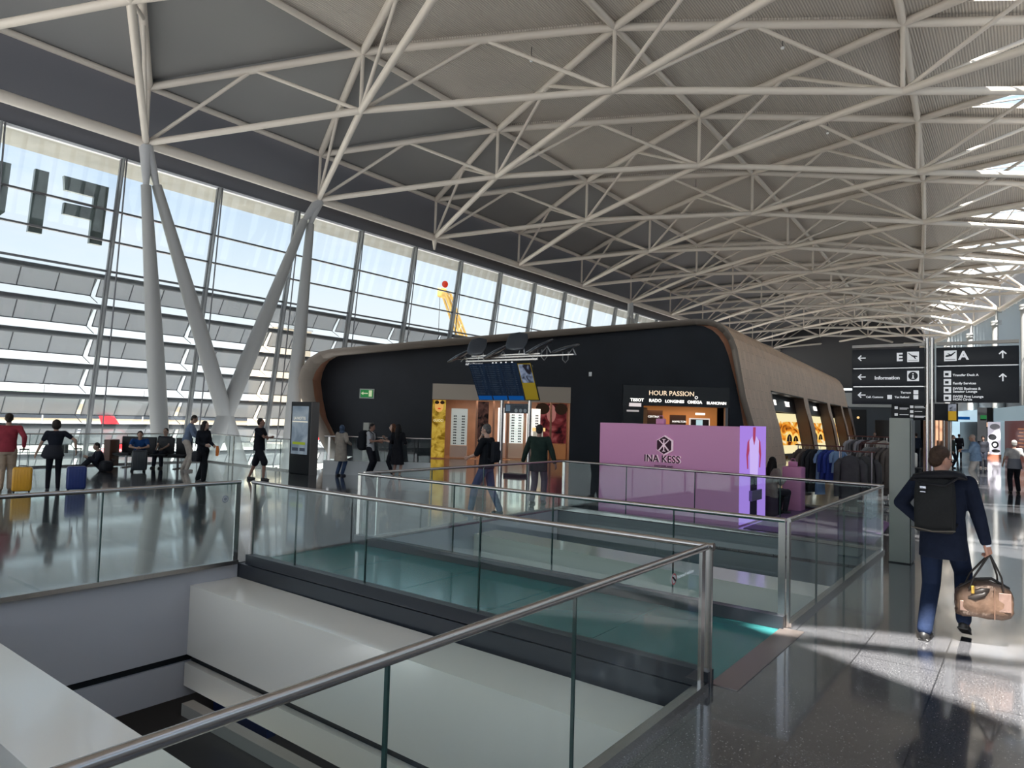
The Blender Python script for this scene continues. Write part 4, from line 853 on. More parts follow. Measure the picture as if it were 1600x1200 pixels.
plane_icon(Q0+.24, 3.42, .21, True); T('A', .23, Q0+.38, 3.345, off=.008)
icon(L1-.20, 3.03, .21); disc(MB(), frame((L1-.20, FY-.005, 3.03), (1, 0, 0)), .085, d=.003).build('pictogram', SIGNB, ws); MB().box((L1-.212, FY-.011, 2.98), (L1-.188, FY-.009, 3.045)).box((L1-.212, FY-.011, 3.06), (L1-.188, FY-.009, 3.085)).box((L1-.225, FY-.011, 2.975), (L1-.175, FY-.009, 2.987)).build('pictogram_mark', SIGNW, ws)
T('Information', .098, L1-.90, 2.965, off=.003)
for x, z in ((L1-.15, 2.70), (L1-.15, 2.60), (L1-.62, 2.60)): icon(x, z, .085)
T('Terrace', .056, L1-.42, 2.675, off=.002); T('Tax Refund', .056, L1-.53, 2.58, off=.002); T('Cell. Customs', .056, L1-1.06, 2.58, off=.002)
for z, a_, b_ in ((3.06, 'Transfer Desk A', None), (2.90, 'Family Services', None), (2.745, 'SWISS Business &', 'Senator Lounge'), (2.59, 'SWISS First Lounge', 'HON Circle')):
    icon(Q0+.19, z, .125); MB().box((Q0+.15, FY-.008, z-.03), (Q0+.21, FY-.005, z+.02)).build('pictogram', SIGNB, ws)
    if b_: T(a_, .062, Q0+.28, z+.005, off=.002); T(b_, .062, Q0+.28, z-.052, off=.002)
    else: T(a_, .062, Q0+.28, z-.045, off=.002)
# second, farther sign with an advertisement
s2 = empty('overhead_sign', (-3.35, 30.0, 0)); tag(s2, 'farther dark information sign below the E sign, with small rows of text', 'sign')
MB().rbox((0, 0, 2.62), (1.85, .12, .62), .01).build('panel', SIGNB, s2)
for sx in (-.8, .8): MB().tube((sx, 0, 0), (sx, 0, 2.35), .03, n=8).build('pole', STEEL, s2)
mb = MB()
for i, (x, z) in enumerate(((-.82, 2.76), (-.82, 2.50), (-.30, 2.80), (-.30, 2.62), (-.30, 2.45))): mb.box((x, -.068, z-.05), (x+.11, -.061, z+.05))
for x, z, w_ in ((-.65, 2.75, .3), (-.65, 2.5, .3), (-.15, 2.82, .3), (-.15, 2.77, .35), (-.15, 2.63, .25), (-.15, 2.45, .45), (-.65, 2.71, .25), (-.15, 2.41, .3)): mb.box((x, -.066, z-.012), (x+w_, -.061, z+.012))
mb.build('text_rows', SIGNW, s2)
s3 = empty('advert_board', (-2.34, 30.0, 0)); tag(s3, 'small yellow advertisement board with a photo beside the farther sign', 'sign')
YEL = pm('ad_yellow', (.72, .42, .01), .5, emit=(.8, .45, .01), estr=.12)
MB().box((-.22, 0, 2.28), (.22, .08, 2.95)).build('frame', BLACK, s3); MB().box((-.17, -.01, 2.32), (.17, 0, 2.92)).build('yellow_sheet', YEL, s3)
PHO = picture('ad_photo', [(.38, (.05, .05, .07)), (.5, (.35, .38, .45)), (.62, (.55, .6, .7))], 3, .5); MB().box((-.17, -.012, 2.66), (.17, -.008, 2.92)).build('photo', PHO, s3); MB().tube((0, .04, 0), (0, .04, 2.28), .03, n=8).build('pole', STEEL, s3)
# ---------------------------------------------------------------- flight information board
fb = empty('flight_board', (-13.7, 18.3, 0)); tag(fb, 'flight information board of dark tilted screens on two steel posts', 'information board'); fo_ = Vector(fb.location)
NAVY = picture('navy_screen', [(.40, (.008, .014, .028)), (.6, (.012, .022, .042))], 3, .9, (6, 1, .6), 0); BLU = emis('screen_blue', (.008, .10, .38), .6)
for x, nm in ((-14.29, 'post'), (-13.13, 'post')): MB().tube((x-fo_.x, 0, 0), (x-fo_.x, 0, 3.7), .065, n=16).build(nm, STEEL, fb)
def SB(x0, x1, v0, v1, d0=0.0, d1=.03):   # v 0..1 up the tilted board
    P_ = []
    for d in (d0, d1):
        for (x, v) in ((x0, v0), (x1, v0), (x1, v1), (x0, v1)): P_.append(Vector((x, 18.18-.55*v-d, 2.53+1.2*v)) - fo_ + Vector((-.06*v*(1 if x < -14 else .0), 0, 0)))
    return MB().add(P_, [(0,1,2,3),(7,6,5,4),(0,4,5,1),(1,5,6,2),(2,6,7,3),(3,7,4,0)])
xs_ = [-15.20, -14.55, -13.90, -13.22, -12.62]
for i in range(3): SB(xs_[i]+.012, xs_[i+1]-.012, 0, 1).build('screen', NAVY, fb); SB(xs_[i]+.03, xs_[i+1]-.03, .01, .12, .031, .034).build('screen_footer', BLU, fb)
mbt = MB()
RR = random.Random(3)
for i in range(3):
    for j in range(16):
        v = .17+j*.05
        for a_, w_ in ((.05, .07), (.15, .2+.1*RR.random()), (.48, .07)):
            q_ = SB(xs_[i]+a_, xs_[i]+a_+w_, v, v+.014, .031, .033); mbt.add(q_.v, q_.f)
mbt.build('text_rows', pm('txt_dim', (.035, .05, .075), .5, emit=(.3, .4, .55), estr=.0), fb)
SB(xs_[3]+.012, xs_[4]-.012, 0, 1).build('advert_frame', BLACK, fb); SB(xs_[3]+.04, xs_[4]-.04, .02, .97, .031, .034).build('advert', pm('ad_mustard', (.30, .21, .012), .5, emit=(.4, .28, .01), estr=.15), fb)
SB(xs_[3]+.06, xs_[4]-.06, .47, .95, .035, .037).build('advert_photo', picture('ad_photo2', [(.4, (.02, .02, .03)), (.5, (.12, .15, .22)), (.62, (.25, .30, .42))], 4, .8), fb)
MB().box((-1.75, -.62, 1.28+2.53), (1.25, -.56, 1.33+2.53)).box((-1.6, -.5, 4.0), (1.25, -.45, 4.04)).build('rail', STEEL, fb)
text('Abflug / Departure', .1, frame((-1.72, -.66, 3.70), (1, 0, 0)), emis('board_white', (.9, .92, .95), .9), 'header_lettering', fb, depth=.002)
for i, x in enumerate((-.52, -.38, -.17, .03, .28)): disc(MB(), frame((x, -.66, 3.74), (1, 0, 0)), .035).build('header_icon', emis('board_white', (.9, .92, .95), .9), fb)
MB().box((-.45, -.05, 2.10), (.58, .03, 2.42)).build('info_panel', pm('info_navy', (.015, .025, .04), .4), fb)
text('Flughafen', .1, frame((-.05, -.056, 2.30), (1, 0, 0)), pm('txt_dim', (.1, .1, .1)), 'info_lettering', fb, depth=.002); MB().box((-.38, -.056, 2.17), (-.2, -.051, 2.38)).build('info_square', pm('info_sq', (.2, .3, .42), .5), fb)
for x in (.05, .24, .42): disc(MB(), frame((x, -.056, 2.19), (1, 0, 0)), .065).build('info_icon', pm('info_ic', (.3, .34, .36), .5), fb)
MB().box((-.3, -.02, .1), (.40, .02, 2.05)).build('glass_pane', GLASS, fb); MB().box((-.3, -.2, 0), (.40, .2, .1)).build('foot', BLACK, fb)
# row of big reflector lamps above the board
rl = [(-15.9, 4.05, .9, 0), (-15.1, 4.35, .7, 1), (-14.25, 4.15, .95, 0), (-13.4, 4.45, .75, 1), (-12.5, 4.25, 1.0, 0), (-11.5, 4.15, .85, 2)]
DKB = pm('reflector_dark', (.035, .042, .055), .3); RIM = pm('reflector_rim', (.35, .36, .38), .3, .6)
for i, (x, z, L, k) in enumerate(rl):
    e_ = empty('reflector_lamp', (x, 17.85, z)); tag(e_, ['flat reflector lamp at the left end above the flight board', 'upright tilted reflector lamp, second from the left above the flight board', 'flat reflector lamp in the middle above the flight board', 'upright tilted reflector lamp above the yellow advert', 'long flat reflector lamp right of the yellow advert', 'reflector lamp at the far right end with a cable loop below'][i], 'lamp', 'reflector lamps above the flight board')
    M = Matrix.Rotation([.35, 1.15, .25][k], 4, 'X') @ Matrix.Rotation([-.35, .15, -.2][k], 4, 'Y')
    rg = []
    for f_, w_, h in ((-.5, .16, .02), (-.42, .30, .05), (0, .36, .07), (.42, .30, .05), (.5, .12, .02)): rg.append([M @ Vector((L*f_, w_*math.cos(a_), h*math.sin(a_))) for a_ in [2*math.pi*j/16 for j in range(16)]])
    MB().rings(rg).build('housing', DKB, e_)
    mb = MB(); pts = [M @ Vector((L*.47*math.cos(a_), .33*math.sin(a_), -.01)) for a_ in [2*math.pi*j/24 for j in range(25)]]; mb.path(pts, .022, n=6); mb.build('rim', RIM, e_)
    MB().tube((L*.3, 0, 0), (L*.45, .0, -.22 if k != 1 else -.45), .022, n=6).tube((L*.3, 0, -.02), (L*.1, 0, -.2 if k != 1 else -.45), .016, n=6).build('bracket', RIM, e_)
    if k == 2 or i == 4:
        for dx in ((0,) if k == 2 else (-.15, .2)): MB().path([(dx-.1, 0, -.1), (dx-.1, 0, -.35), (dx, 0, -.45), (dx+.1, 0, -.35), (dx+.1, 0, -.1)], .016, n=6).build('cable_loop', pm('loop', (.2, .2, .2), .4), e_)
MB().box((-16.0, 17.82, 3.93), (-11.2, 17.90, 3.97)).build('lamp_truss', STEEL, None, label='steel bar carrying the reflector lamps above the flight board', cat='bar')
# digital display totem
tt = empty('digital_totem', (-18.22, 13.25, 0)); tag(tt, 'tall black digital display standing at the end of the glass railing', 'display')
MB().rbox((0, 0, 1.13), (1.02, .3, 2.26), .02).build('housing', BLACK, tt)
MB().box((.512, -.14, 0), (.53, .15, 2.25)).build('side_cover', pm('totem_side', (.12, .11, .105), .4), tt)
MB().box((-.42, -.158, .62), (.40, -.151, 2.12)).build('screen', picture('totem_screen', [(.35, (.16, .21, .26)), (.5, (.24, .30, .36)), (.66, (.34, .40, .44))], 1.2, .75), tt)
MB().box((-.40, -.162, 1.62), (.38, -.159, 1.65)).build('screen_line', emis('line_cream', (.75, .72, .6), .9), tt); MB().box((-.35, -.162, .92), (.3, -.159, 1.0)).build('screen_green', emis('line_green', (.22, .28, .03), .9), tt)
text('LA NOTTE', .13, frame((-.34, -.163, 1.70), (1, 0, 0)), emis('line_cream', (.75, .72, .6), .9), 'screen_lettering', tt, depth=.001); MB().box((-.36, -.162, .72), (-.05, -.159, .82)).box((.02, -.162, .72), (.3, -.159, .82)).build('screen_buttons', emis('btn', (.04, .05, .07), 1), tt)
# ---------------------------------------------------------------- seats by the window
sb_ = empty('seat_bench', (-22.45, 10.75, 0), math.atan2(-.45, -.9)+math.pi+.15); tag(sb_, 'row of black airport seats by the window railing', 'bench')
for i in range(4):
    x = -1.05+i*.6; MB().rbox((x, 0, .43), (.54, .5, .07), .02).build('seat', BLACK, sb_); MB().rbox((x, .27, .72), (.54, .06, .52), .02).build('backrest', BLACK, sb_)
MB().rbox((-1.5, 0, .45), (.22, .5, .85), .02).build('end_table', pm('bench_brown', (.10, .05, .035), .5), sb_)
MB().tube((-1.4, 0, .37), (1.0, 0, .37), .03, n=8).build('beam', STEELD, sb_)
for x in (-1.0, .7): MB().box((x-.03, -.25, 0), (x+.03, .28, .03)).box((x-.025, -.03, 0), (x+.025, .03, .37)).build('leg', STEELD, sb_)
# ---------------------------------------------------------------- shop fronts at the far right
def curve_wall(y0, y1, z0, z1, d0, d1, nm, mt, parent, org, n_=4):
    mb = MB(); ys_ = [y0+(y1-y0)*i/n_ for i in range(n_+1)]
    for i in range(n_):
        a, b_ = ys_[i], ys_[i+1]; P_ = [Vector((XR(y)+.4-d, y, z))-org for z in (z0, z1) for (y, d) in ((a, d0), (b_, d0), (b_, d1), (a, d1))]
        mb.add(P_, [(0,3,2,1),(4,5,6,7),(0,1,5,4),(1,2,6,5),(2,3,7,6),(3,0,4,7)])
    return mb.build(nm, mt, parent)
BLUE = pm('shop_blue', (.36, .46, .52), .4, emit=(.5, .7, .8), estr=.22); REDI = pm('shop_red', (.10, .02, .015), .4, emit=(.4, .06, .03), estr=.08); BRWN = pm('shop_brown', (.16, .09, .06), .4, emit=(.4, .2, .1), estr=.06)
def front(y0, y1, label, fas, inn, name='store'):
    org = Vector((XR(y0), (y0+y1)/2, 0)); e_ = empty(name, org); tag(e_, label, 'store')
    curve_wall(y0, y1, 2.75, 3.7, .1, .9, 'fascia', fas, e_, org); curve_wall(y0, y1, 0, 2.75, .12, .3, 'interior', inn, e_, org)
    for y in (y0+.1, y1-.25): curve_wall(y, y+.2, 0, 2.75, .3, .9, 'pier', fas, e_, org, 1)
    return e_, org
front(40, 46, 'shop front far down the right side nearest to the camera', BLUE, BRWN); front(47, 53, 'brown lit shop front down the right side', pm('fas_grey', (.3, .3, .3), .4), BRWN)
e_, og = front(55, 63, 'pale blue framed shop front with a red interior at the far right', BLUE, REDI)
for i in range(7): curve_wall(57.2+.3*(i%3)*.2, 58.6-.3*(i % 2), .7+.24*i, .78+.24*i, .42, .5, 'shelf_goods', pm('goods', (.5, .2, .08), .4, emit=(.8, .3, .1), estr=.2), e_, og, 1)
MB().add([Vector(p)-og for p in ((XR(60.5)-.52, 60.5, .5), (XR(61.6)-.9, 60.7, .5), (XR(61.6)-.9, 60.7, 2.6), (XR(60.5)-.52, 60.5, 2.6))], [(0, 1, 2, 3)])
p4 = empty('white_poster', (-2.1, 60.8, 0)); tag(p4, 'tall white poster with black shapes in front of the red shop at the far right', 'poster'); MB().box((-.38, -.03, .3), (.38, .03, 2.65)).build('sheet', pm('poster_white', (.62, .6, .68), .5, emit=(.8, .78, .9), estr=.3), p4)
for cx, cz, rx, rz in ((.05, 2.3, .3, .22), (-.1, 1.55, .25, .22), (.05, 1.0, .22, .25), (.1, .55, .25, .12)):
    M = frame((cx, -.034, cz), (1, 0, 0)) @ Matrix.Diagonal((rx, rz, 1, 1)); disc(MB(), M, 1, r_in=.55 if cz == 1.0 else 0, d=.004).build('printed_shape', BLACK if cz < 2 else pm('ps_grey', (.35, .35, .4), .5), p4)
MB().box((-.42, -.05, 0), (.42, .05, .3)).build('base', pm('poster_base', (.2, .07, .04), .5), p4)
e_ = empty('dark_pier', (XR(65)-.6, 65.2, 0)); tag(e_, 'black pier between the pale blue shop fronts far right with a green exit light', 'pier'); MB().box((-.5, -.4, 0), (.5, .4, 3.8)).build('body', BLACK, e_); MB().box((-.3, -.45, 2.9), (.1, -.41, 3.2)).build('exit_light', emis('exit_green', (.05, .32, .1), .55), e_); MB().box((.1, -.45, 2.3), (.35, -.41, 2.65)).build('lit_sign', emis('peach', (1, .6, .4), .8), e_)
e_, og = front(67, 76, 'wide pale blue lit shop front beyond the black pier', pm('blue_lit', (.45, .58, .66), .35, emit=(.6, .85, 1.0), estr=.45), pm('dark_int', (.02, .02, .022), .3))
e_, og = front(77, 86, 'brown columned shop front at the far end of the right side', pm('fas_grey', (.3, .3, .3), .4), BRWN)
for i in range(6): curve_wall(77.5+i*1.4, 77.9+i*1.4, 0, 2.9, .9, 1.2, 'column', pm('col_brown', (.25, .13, .08), .4), e_, og, 1)
# far end block
e_ = empty('far_block', (-18, 86, 0)); tag(e_, 'dark slate block closing the far end of the hall with a black doorway', 'building block')
MB().box((-6, 0, 0), (8.5, 3, 6.2)).build('wall', pm('far_slate', (.035, .045, .058), .5), e_); MB().box((-.5, -.05, 0), (3.2, 0, 4.0)).build('doorway', BLACK, e_)
MB().box((-.1, -.1, 3.2), (.35, -.06, 3.6)).build('exit_light', emis('exit_green', (.05, .32, .1), .55), e_); MB().ell((2.4, -.2, 3.1), (.14, .1, .14)).build('lamp', emis('amber', (1, .62, .25), 1.1), e_)
MB().prism([(-.5, 5.9), (7.5, 5.9), (7.5, 4.3), (1.5, 4.3)], lambda u, v, t_: Vector((u, -t_-.3, v)), 0, .15).build('hanging_canopy', pm('canopy_grey', (.35, .36, .36), .5), e_)
MB().box((0, 0, 2.9), (4.5, .1, 3.15)).build('blue_screen_strip', emis('screen_blue', (.008, .10, .38), .6), None, label='low blue lit screen strip far behind the second sign', cat='screen').location = (-8.3, 70, 0)
MB().rbox((0, 0, 1.3), (1.2, 3, 2.6), .05).build('kiosk', pm('kiosk_dark', (.03, .03, .032), .4), None, label='dark kiosk block far behind the clothes racks', cat='kiosk').location = (-9.2, 62, 0)
# ================================================================== outside: apron, aircraft, buildings, crane
APR = pm('apron', (.33, .325, .30), .8, var=(.05, .25)); GZ = -8.5
w = MB(); w.box((-2600, -1500, GZ-1), (-27.8, 2600, GZ)); struct(w, 'floor_apron', APR)
w = MB(); w.box((-2600, -600, GZ+.01), (-348, 900, GZ+.05)); o = w.build('airfield_grass', pm('grass', (.22, .30, .07), .9), None); tag(o, 'green airfield grass beyond the apron', 'grass', kind='stuff')
def plane(x, y, yaw, sc, label, tail, body, belly, txt=None, cross=False):
    e_ = empty('airplane', (x, y, GZ), yaw); tag(e_, label, 'airplane'); e_.scale = (sc,)*3
    rg = []
    for f_, r_, dz in ((-17, .35, 1.2), (-15, .8, .9), (-11, 1.5, .35), (-6, 1.95, 0), (10, 1.98, 0), (13, 1.75, -.1), (15, 1.2, -.3), (16.3, .5, -.5), (16.6, .1, -.55)):
        rg.append([Vector((f_, r_*math.cos(a_), 3.9+dz+r_*math.sin(a_))) for a_ in [2*math.pi*j/20 for j in range(20)]])
    MB().rings(rg).build('fuselage', body, e_)
    MB().prism([(-11.5, 5.6), (-15.8, 5.6), (-17.6, 11.6), (-15.6, 11.6)], lambda u, v, t_: Vector((u, t_, v)), -.16, .16).build('tail_fin', tail, e_)
    for s in (-1, 1):
        MB().prism([(3, 0), (-3, 0), (-6.2, 1), (-5.2, 1)], lambda u, v, t_: Vector((u, s*(1.5+v*14.5), 3.1+v*1.3+t_)), -.18, .18).build('wing', belly, e_)
        MB().prism([(-12.6, 0), (-15.4, 0), (-17, 1), (-15.8, 1)], lambda u, v, t_: Vector((u, s*(.5+v*5.5), 5.0+v*.3+t_)), -.08, .08).build('tailplane', belly, e_)
        MB().tube((4.2, s*5.4, 2.3), (.4, s*5.4, 2.3), 1.0, .65, n=18).build('engine', belly, e_); MB().tube((-1.2, s*3, 0), (-1.2, s*3, 2.8), .35, n=10).build('landing_gear', BLACK, e_)
    MB().tube((12, 0, 0), (12, 0, 2.4), .25, n=10).build('nose_gear', BLACK, e_)
    if cross:
        rc = [[Vector((f_, r_*math.cos(a_), 3.9+dz+r_*math.sin(a_))) for a_ in [2*math.pi*j/20 for j in range(20)]] for f_, r_, dz in ((-17.02, .38, 1.2), (-15, .84, .9), (-11, 1.54, .35), (-8, 1.84, .12))]
        MB().rings(rc).build('tail_cone', tail, e_)
        for s in (-1, 1): MB().box((-15.9, s*.17-.02, 7.9), (-13.9, s*.17+.02, 8.5)).box((-15.2, s*.17-.02, 7.2), (-14.6, s*.17+.02, 9.2)).build('tail_cross', WHT, e_)
    if txt:
        for s in (-1, 1): text(txt, 1.9, frame((s*-8 if s < 0 else 8, -s*2.05 if s < 0 else -2.0, 4.0), (-1 if s > 0 else 1, 0, 0)), pm('livery_text', (.04, .06, .10), .5), 'lettering', e_, depth=.06)
    MB().box((-8, -2.0, 4.2), (11, 2.0, 4.45)).build('window_band', pm('win_dark', (.05, .06, .08), .2), e_)
    return e_
PW = pm('plane_white', (.80, .80, .80), .3); PR = pm('plane_red', (.78, .02, .03), .35); PB = pm('plane_blue', (.08, .12, .42), .4); PG = pm('plane_grey', (.45, .45, .46), .4)
plane(-98, 54.5, math.radians(66), .82, 'white airplane with red tail and white cross seen through the sunshades', PR, PW, PG, None, True)
plane(-92, 84, math.radians(70), .75, 'white airplane with red tail and lettering on the fuselage behind the slanted columns', PR, PW, PG, 'edelweiss')
plane(-168, 62, math.radians(75), 1.15, 'grey airplane with a blue tail far out on the apron at left', PB, PG, PG)
def block(x, y, dx, dy, h, mt, label, name='building', win=True):
    e_ = empty(name, (x, y, GZ)); tag(e_, label, 'building'); MB().box((-dx/2, -dy/2, 0), (dx/2, dy/2, h)).build('walls', mt, e_)
    MB().box((-dx/2-.3, -dy/2-.3, h), (dx/2+.3, dy/2+.3, h+.5)).build('roof', PG, e_)
    if win: MB().box((dx/2, -dy/2+2, h*.45), (dx/2+.1, dy/2-2, h*.62)).box((-dx/2+1, -dy/2-.1, h*.45), (dx/2-1, -dy/2, h*.62)).build('window_band', pm('win_dark', (.05, .06, .08), .2), e_)
    return e_
HB = pm('hangar_beige', (.72, .58, .42), .8, emit=None)
block(-330, 190, 30, 330, 11, HB, 'long low beige terminal building on the horizon beyond the airplanes')
tw = block(-175, 118, 12, 12, 34, pm('tower_beige', (.62, .52, .40), .8), 'beige control tower block seen behind the slanted columns', win=False)
MB().tube((0, 0, 34), (0, 0, 40), 7, 8.5, n=12).build('cab', pm('cab_grey2', (.35, .38, .4), .3), tw)
e_ = empty('mobile_crane', (-120, 150, GZ)); tag(e_, 'yellow crane jib with a red tip rising above the sunshades', 'crane'); yl = pm('crane_yellow', (.55, .34, .08), .5)
tip = Vector((0, -21.5, 42.5)); bs = Vector((0, 4, 2))
mb = MB()
for dy in (-1.1, 1.1):
    for dx in (-.5, .5): mb.tube(bs+Vector((dx*1.6, dy*1.7, 0)), tip+Vector((dx, dy, 0)), .32, n=6)
for i in range(16):
    a = bs.lerp(tip, i/16); b_ = bs.lerp(tip, (i+1)/16); s = 1 if i % 2 else -1; mb.tube(a+Vector((.6, s*1.5, 0)), b_+Vector((.6, -s*1.4, 0)), .18, n=5)
mb.build('jib', yl, e_); MB().rbox(tip+Vector((0, -1.2, -.6)), (1.4, 2.6, 2.6), .5).build('head', yl, e_); MB().ell(tip+Vector((0, -.2, 1.8)), (.7, .9, .9)).build('red_tip', emis('crane_red', (1, .06, .02), .9), e_)
MB().tube(tip+Vector((0, -2, -1)), tip+Vector((0, -2, -16)), .08, n=4).build('cable', STEELD, e_); MB().box((-3, -6, 0), (3, 8, 3)).build('carrier', yl, e_)
hm = MB(); R2_ = random.Random(5); n_ = 70
top_ = [14+9*math.sin(i*.21)+6*math.sin(i*.07+1)+R2_.random()*2 for i in range(n_+1)]
for i in range(n_):
    a0 = -900+i*2600/n_; a1 = -900+(i+1)*2600/n_; hm.add([(-1500, a0, GZ), (-1500, a1, GZ), (-1700, a1, top_[i+1]*1.4), (-1700, a0, top_[i]*1.4), (-1900, a1, GZ), (-1900, a0, GZ)], [(0, 1, 2, 3), (3, 2, 4, 5)], True)
struct(hm, 'trim_hills', pm('hills', (.16, .20, .16), .9))
for i, (x, y, h) in enumerate(((-210, 70, 16), (-230, 105, 16), (-205, 160, 16), (-250, 215, 16))):
    MB().tube((0, 0, 0), (0, 0, h), .25, .15, n=8).box((-.2, -1.2, h-.3), (.4, 1.2, h)).build('light_mast', PG, None, label='thin grey light mast standing out on the apron', cat='mast', group='apron light masts').location = (x, y, GZ)
# ================================================================== people
def ik(a, b, l1, l2, pole):
    a = Vector(a); b = Vector(b); d = b-a; L = min(d.length, (l1+l2)*.999); d.normalize(); b = a+d*L
    x = (l1*l1-l2*l2+L*L)/(2*L); h = math.sqrt(max(l1*l1-x*x, 0)); p = Vector(pole); p = (p-d*p.dot(d)).normalized()
    return a+d*x+p*h, b
SKIN = lambda c_: pm('skin_%02d%02d%02d' % tuple(int(v*99) for v in c_), c_, .55)
def cap(mb, p, q, r0, r1, n=12):
    p = Vector(p); q = Vector(q); mb.tube(p, q, r0, r1, n=n); mb.ell(p, (r0,)*3, nu=n, nv=8); mb.ell(q, (r1,)*3, nu=n, nv=8)
def rotm(yaw=0, pitch=0, roll=0): return Matrix.Rotation(yaw, 3, 'Z') @ Matrix.Rotation(pitch, 3, 'X') @ Matrix.Rotation(roll, 3, 'Y')
def ringe(c, rx, ry, Rm, n=18):
    c = Vector(c); return [c+Rm @ Vector((rx*math.cos(a), ry*math.sin(a), 0)) for a in [2*math.pi*i/n for i in range(n)]]
def hand(mb, w, d, pole, side, k=1.0, curl=.5, fr=.0085):
    """palm, four unequal fingers and a thumb; d = along the hand, pole = palm side"""
    d = Vector(d).normalized(); pole = Vector(pole); pole = (pole-d*pole.dot(d)).normalized(); sd = d.cross(pole)*side
    for o_ in (-.022, 0, .022): cap(mb, w+sd*o_*k, w+d*.075*k+sd*o_*1.25*k, .017*k, .014*k, 8)
    for i, (o_, L) in enumerate(((-.031, .062), (-.0105, .076), (.0105, .071), (.031, .058))):
        p0 = w+d*.078*k+sd*o_*k; d1 = (d*math.cos(curl*.7)+pole*math.sin(curl*.7)).normalized(); d2 = (d*math.cos(curl*1.7)+pole*math.sin(curl*1.7)).normalized()
        p1 = p0+d1*L*.5*k; p2 = p1+d2*L*.5*k; cap(mb, p0, p1, fr*k, fr*.95*k, 8); cap(mb, p1, p2, fr*.95*k, fr*.8*k, 8)
    t0 = w+d*.022*k-sd*.026*k; t1 = t0+(d*.7-sd*.6+pole*.45).normalized()*.038*k; t2 = t1+(d*.9-sd*.15+pole*.5).normalized()*.03*k
    cap(mb, t0, t1, .012*k, .0105*k, 8); cap(mb, t1, t2, .0105*k, .009*k, 8)
def person(loc, yaw, Hh, label, skin=(.45, .27, .19), feet=((-.10, 0, 0), (.10, 0, 0)), lift=(0, 0), hands=None, lean=0.0, head=(0, 0), hip=None, female=False,
           top=None, bottom=None, hair=None, shoes=(.02, .02, .02), coat=None, voxel=.014, hpole=None, elbow=None, build=1.0, group=None, kneepole=(0, 1, 0), curl=.5, eyes=True, collar=None, glasses=False, twist=0.0, hroll=0.0, hoff=0.0):
    k = Hh/1.75; e_ = empty('person', loc, yaw); tag(e_, label, 'person', group)
    hz = hip if hip is not None else .925*k
    HC = Vector((0, 0, hz)) if not isinstance(hz, (tuple, list, Vector)) else Vector(hz)
    Rt = rotm(twist, -lean)
    up = Rt @ Vector((0, 0, 1)); rt = Rt @ Vector((1, 0, 0)); fw = Rt @ Vector((0, 1, 0))
    sw = (.165 if female else .19)*k*(.5+.5*build)
    waist = HC+up*.17*k; chest = HC+up*.36*k+fw*.005; neck = HC+up*.52*k; shl = [HC+up*.475*k-rt*sw, HC+up*.475*k+rt*sw]
    hips = [HC-rt*.088*k-Vector((0, 0, .03*k)), HC+rt*.088*k-Vector((0, 0, .03*k))]
    Rh = rotm(head[0], -head[1], hroll); hc = neck-rt*hoff+up*.075*k+Rh @ Vector((0, .022*k, .085*k))
    ank = []; kn = []
    for i in range(2):
        f_ = Vector(feet[i]); a = f_+Vector((0, -.03, .085*k+lift[i]*.5)); kp = kneepole if not isinstance(kneepole[0], (tuple, list)) else kneepole[i]
        m_, a = ik(hips[i], a, .43*k, .43*k, kp); kn.append(m_); ank.append(a)
    hd = []; el = []
    hands = hands or (None, None); elbow = elbow or ((-.4, -1, 0), (.4, -1, 0))
    for i in range(2):
        s = (-1, 1)[i]; tgt = hands[i]
        tgt = shl[i]+Vector((s*.06*k, .03*k, -.53*k)) if tgt is None else Vector(tgt)
        m_, w_ = ik(shl[i], tgt, .285*k, .255*k, elbow[i]); el.append(m_); hd.append(w_)
    # ---- body: one continuous surface
    b_ = MB(); bw = build
    bare = not (bottom and bottom[0] == 'trousers')
    for i in range(2):
        cap(b_, hips[i], kn[i], .070*k, .048*k); cap(b_, kn[i], kn[i].lerp(ank[i], .35), .046*k, .052*k); cap(b_, kn[i].lerp(ank[i], .35), ank[i], .050*k, .033*k)
        fd = Vector((0, 1, 0)); b_.ell(ank[i]+Vector((0, .06*k, -.05*k)), (.038*k, .11*k, .032*k))
        cap(b_, shl[i], el[i], .042*k, .035*k); cap(b_, el[i], hd[i], .036*k, .024*k)
        hp = (hpole[i] if hpole and hpole[i] else Vector(((1, -1)[i]*1.0, .35, 0)))
        c_ = curl[i] if isinstance(curl, (tuple, list)) else curl
        hand(b_, hd[i], (hd[i]-el[i]), hp, (1, -1)[i], k, c_)
    rg = [ringe(HC-up*.10*k, .105*k, .085*k, Rt), ringe(HC, .135*k*bw, .095*k*bw, Rt), ringe(waist, .115*k*bw, .085*k*bw, Rt), ringe(chest, .135*k*bw, .10*k*bw, Rt), ringe(HC+up*.46*k, .13*k, .075*k, Rt), ringe(neck, .06*k, .055*k, Rt)]
    b_.rings(rg); cap(b_, shl[0], shl[1], .05*k, .05*k)
    cap(b_, neck-up*.02*k, hc-Rh @ Vector((0, .015, .04*k)), .052*k, .05*k)
    b_.ell(hc+Rh @ Vector((0, -.012*k, .02*k)), (.074*k, .090*k, .092*k), Rh); b_.ell(hc+Rh @ Vector((0, .025*k, -.035*k)), (.056*k, .062*k, .075*k), Rh)
    b_.ell(hc+Rh @ Vector((0, .062*k, -.088*k)), (.024*k, .022*k, .020*k), Rh)                       # chin
    b_.ell(hc+Rh @ Vector((0, .092*k, -.018*k)), (.013*k, .018*k, .026*k), Rh); b_.ell(hc+Rh @ Vector((0, .078*k, .018*k)), (.045*k, .014*k, .010*k), Rh)   # nose, brow
    b_.ell(hc+Rh @ Vector((0, .080*k, -.060*k)), (.024*k, .010*k, .010*k), Rh)                       # mouth
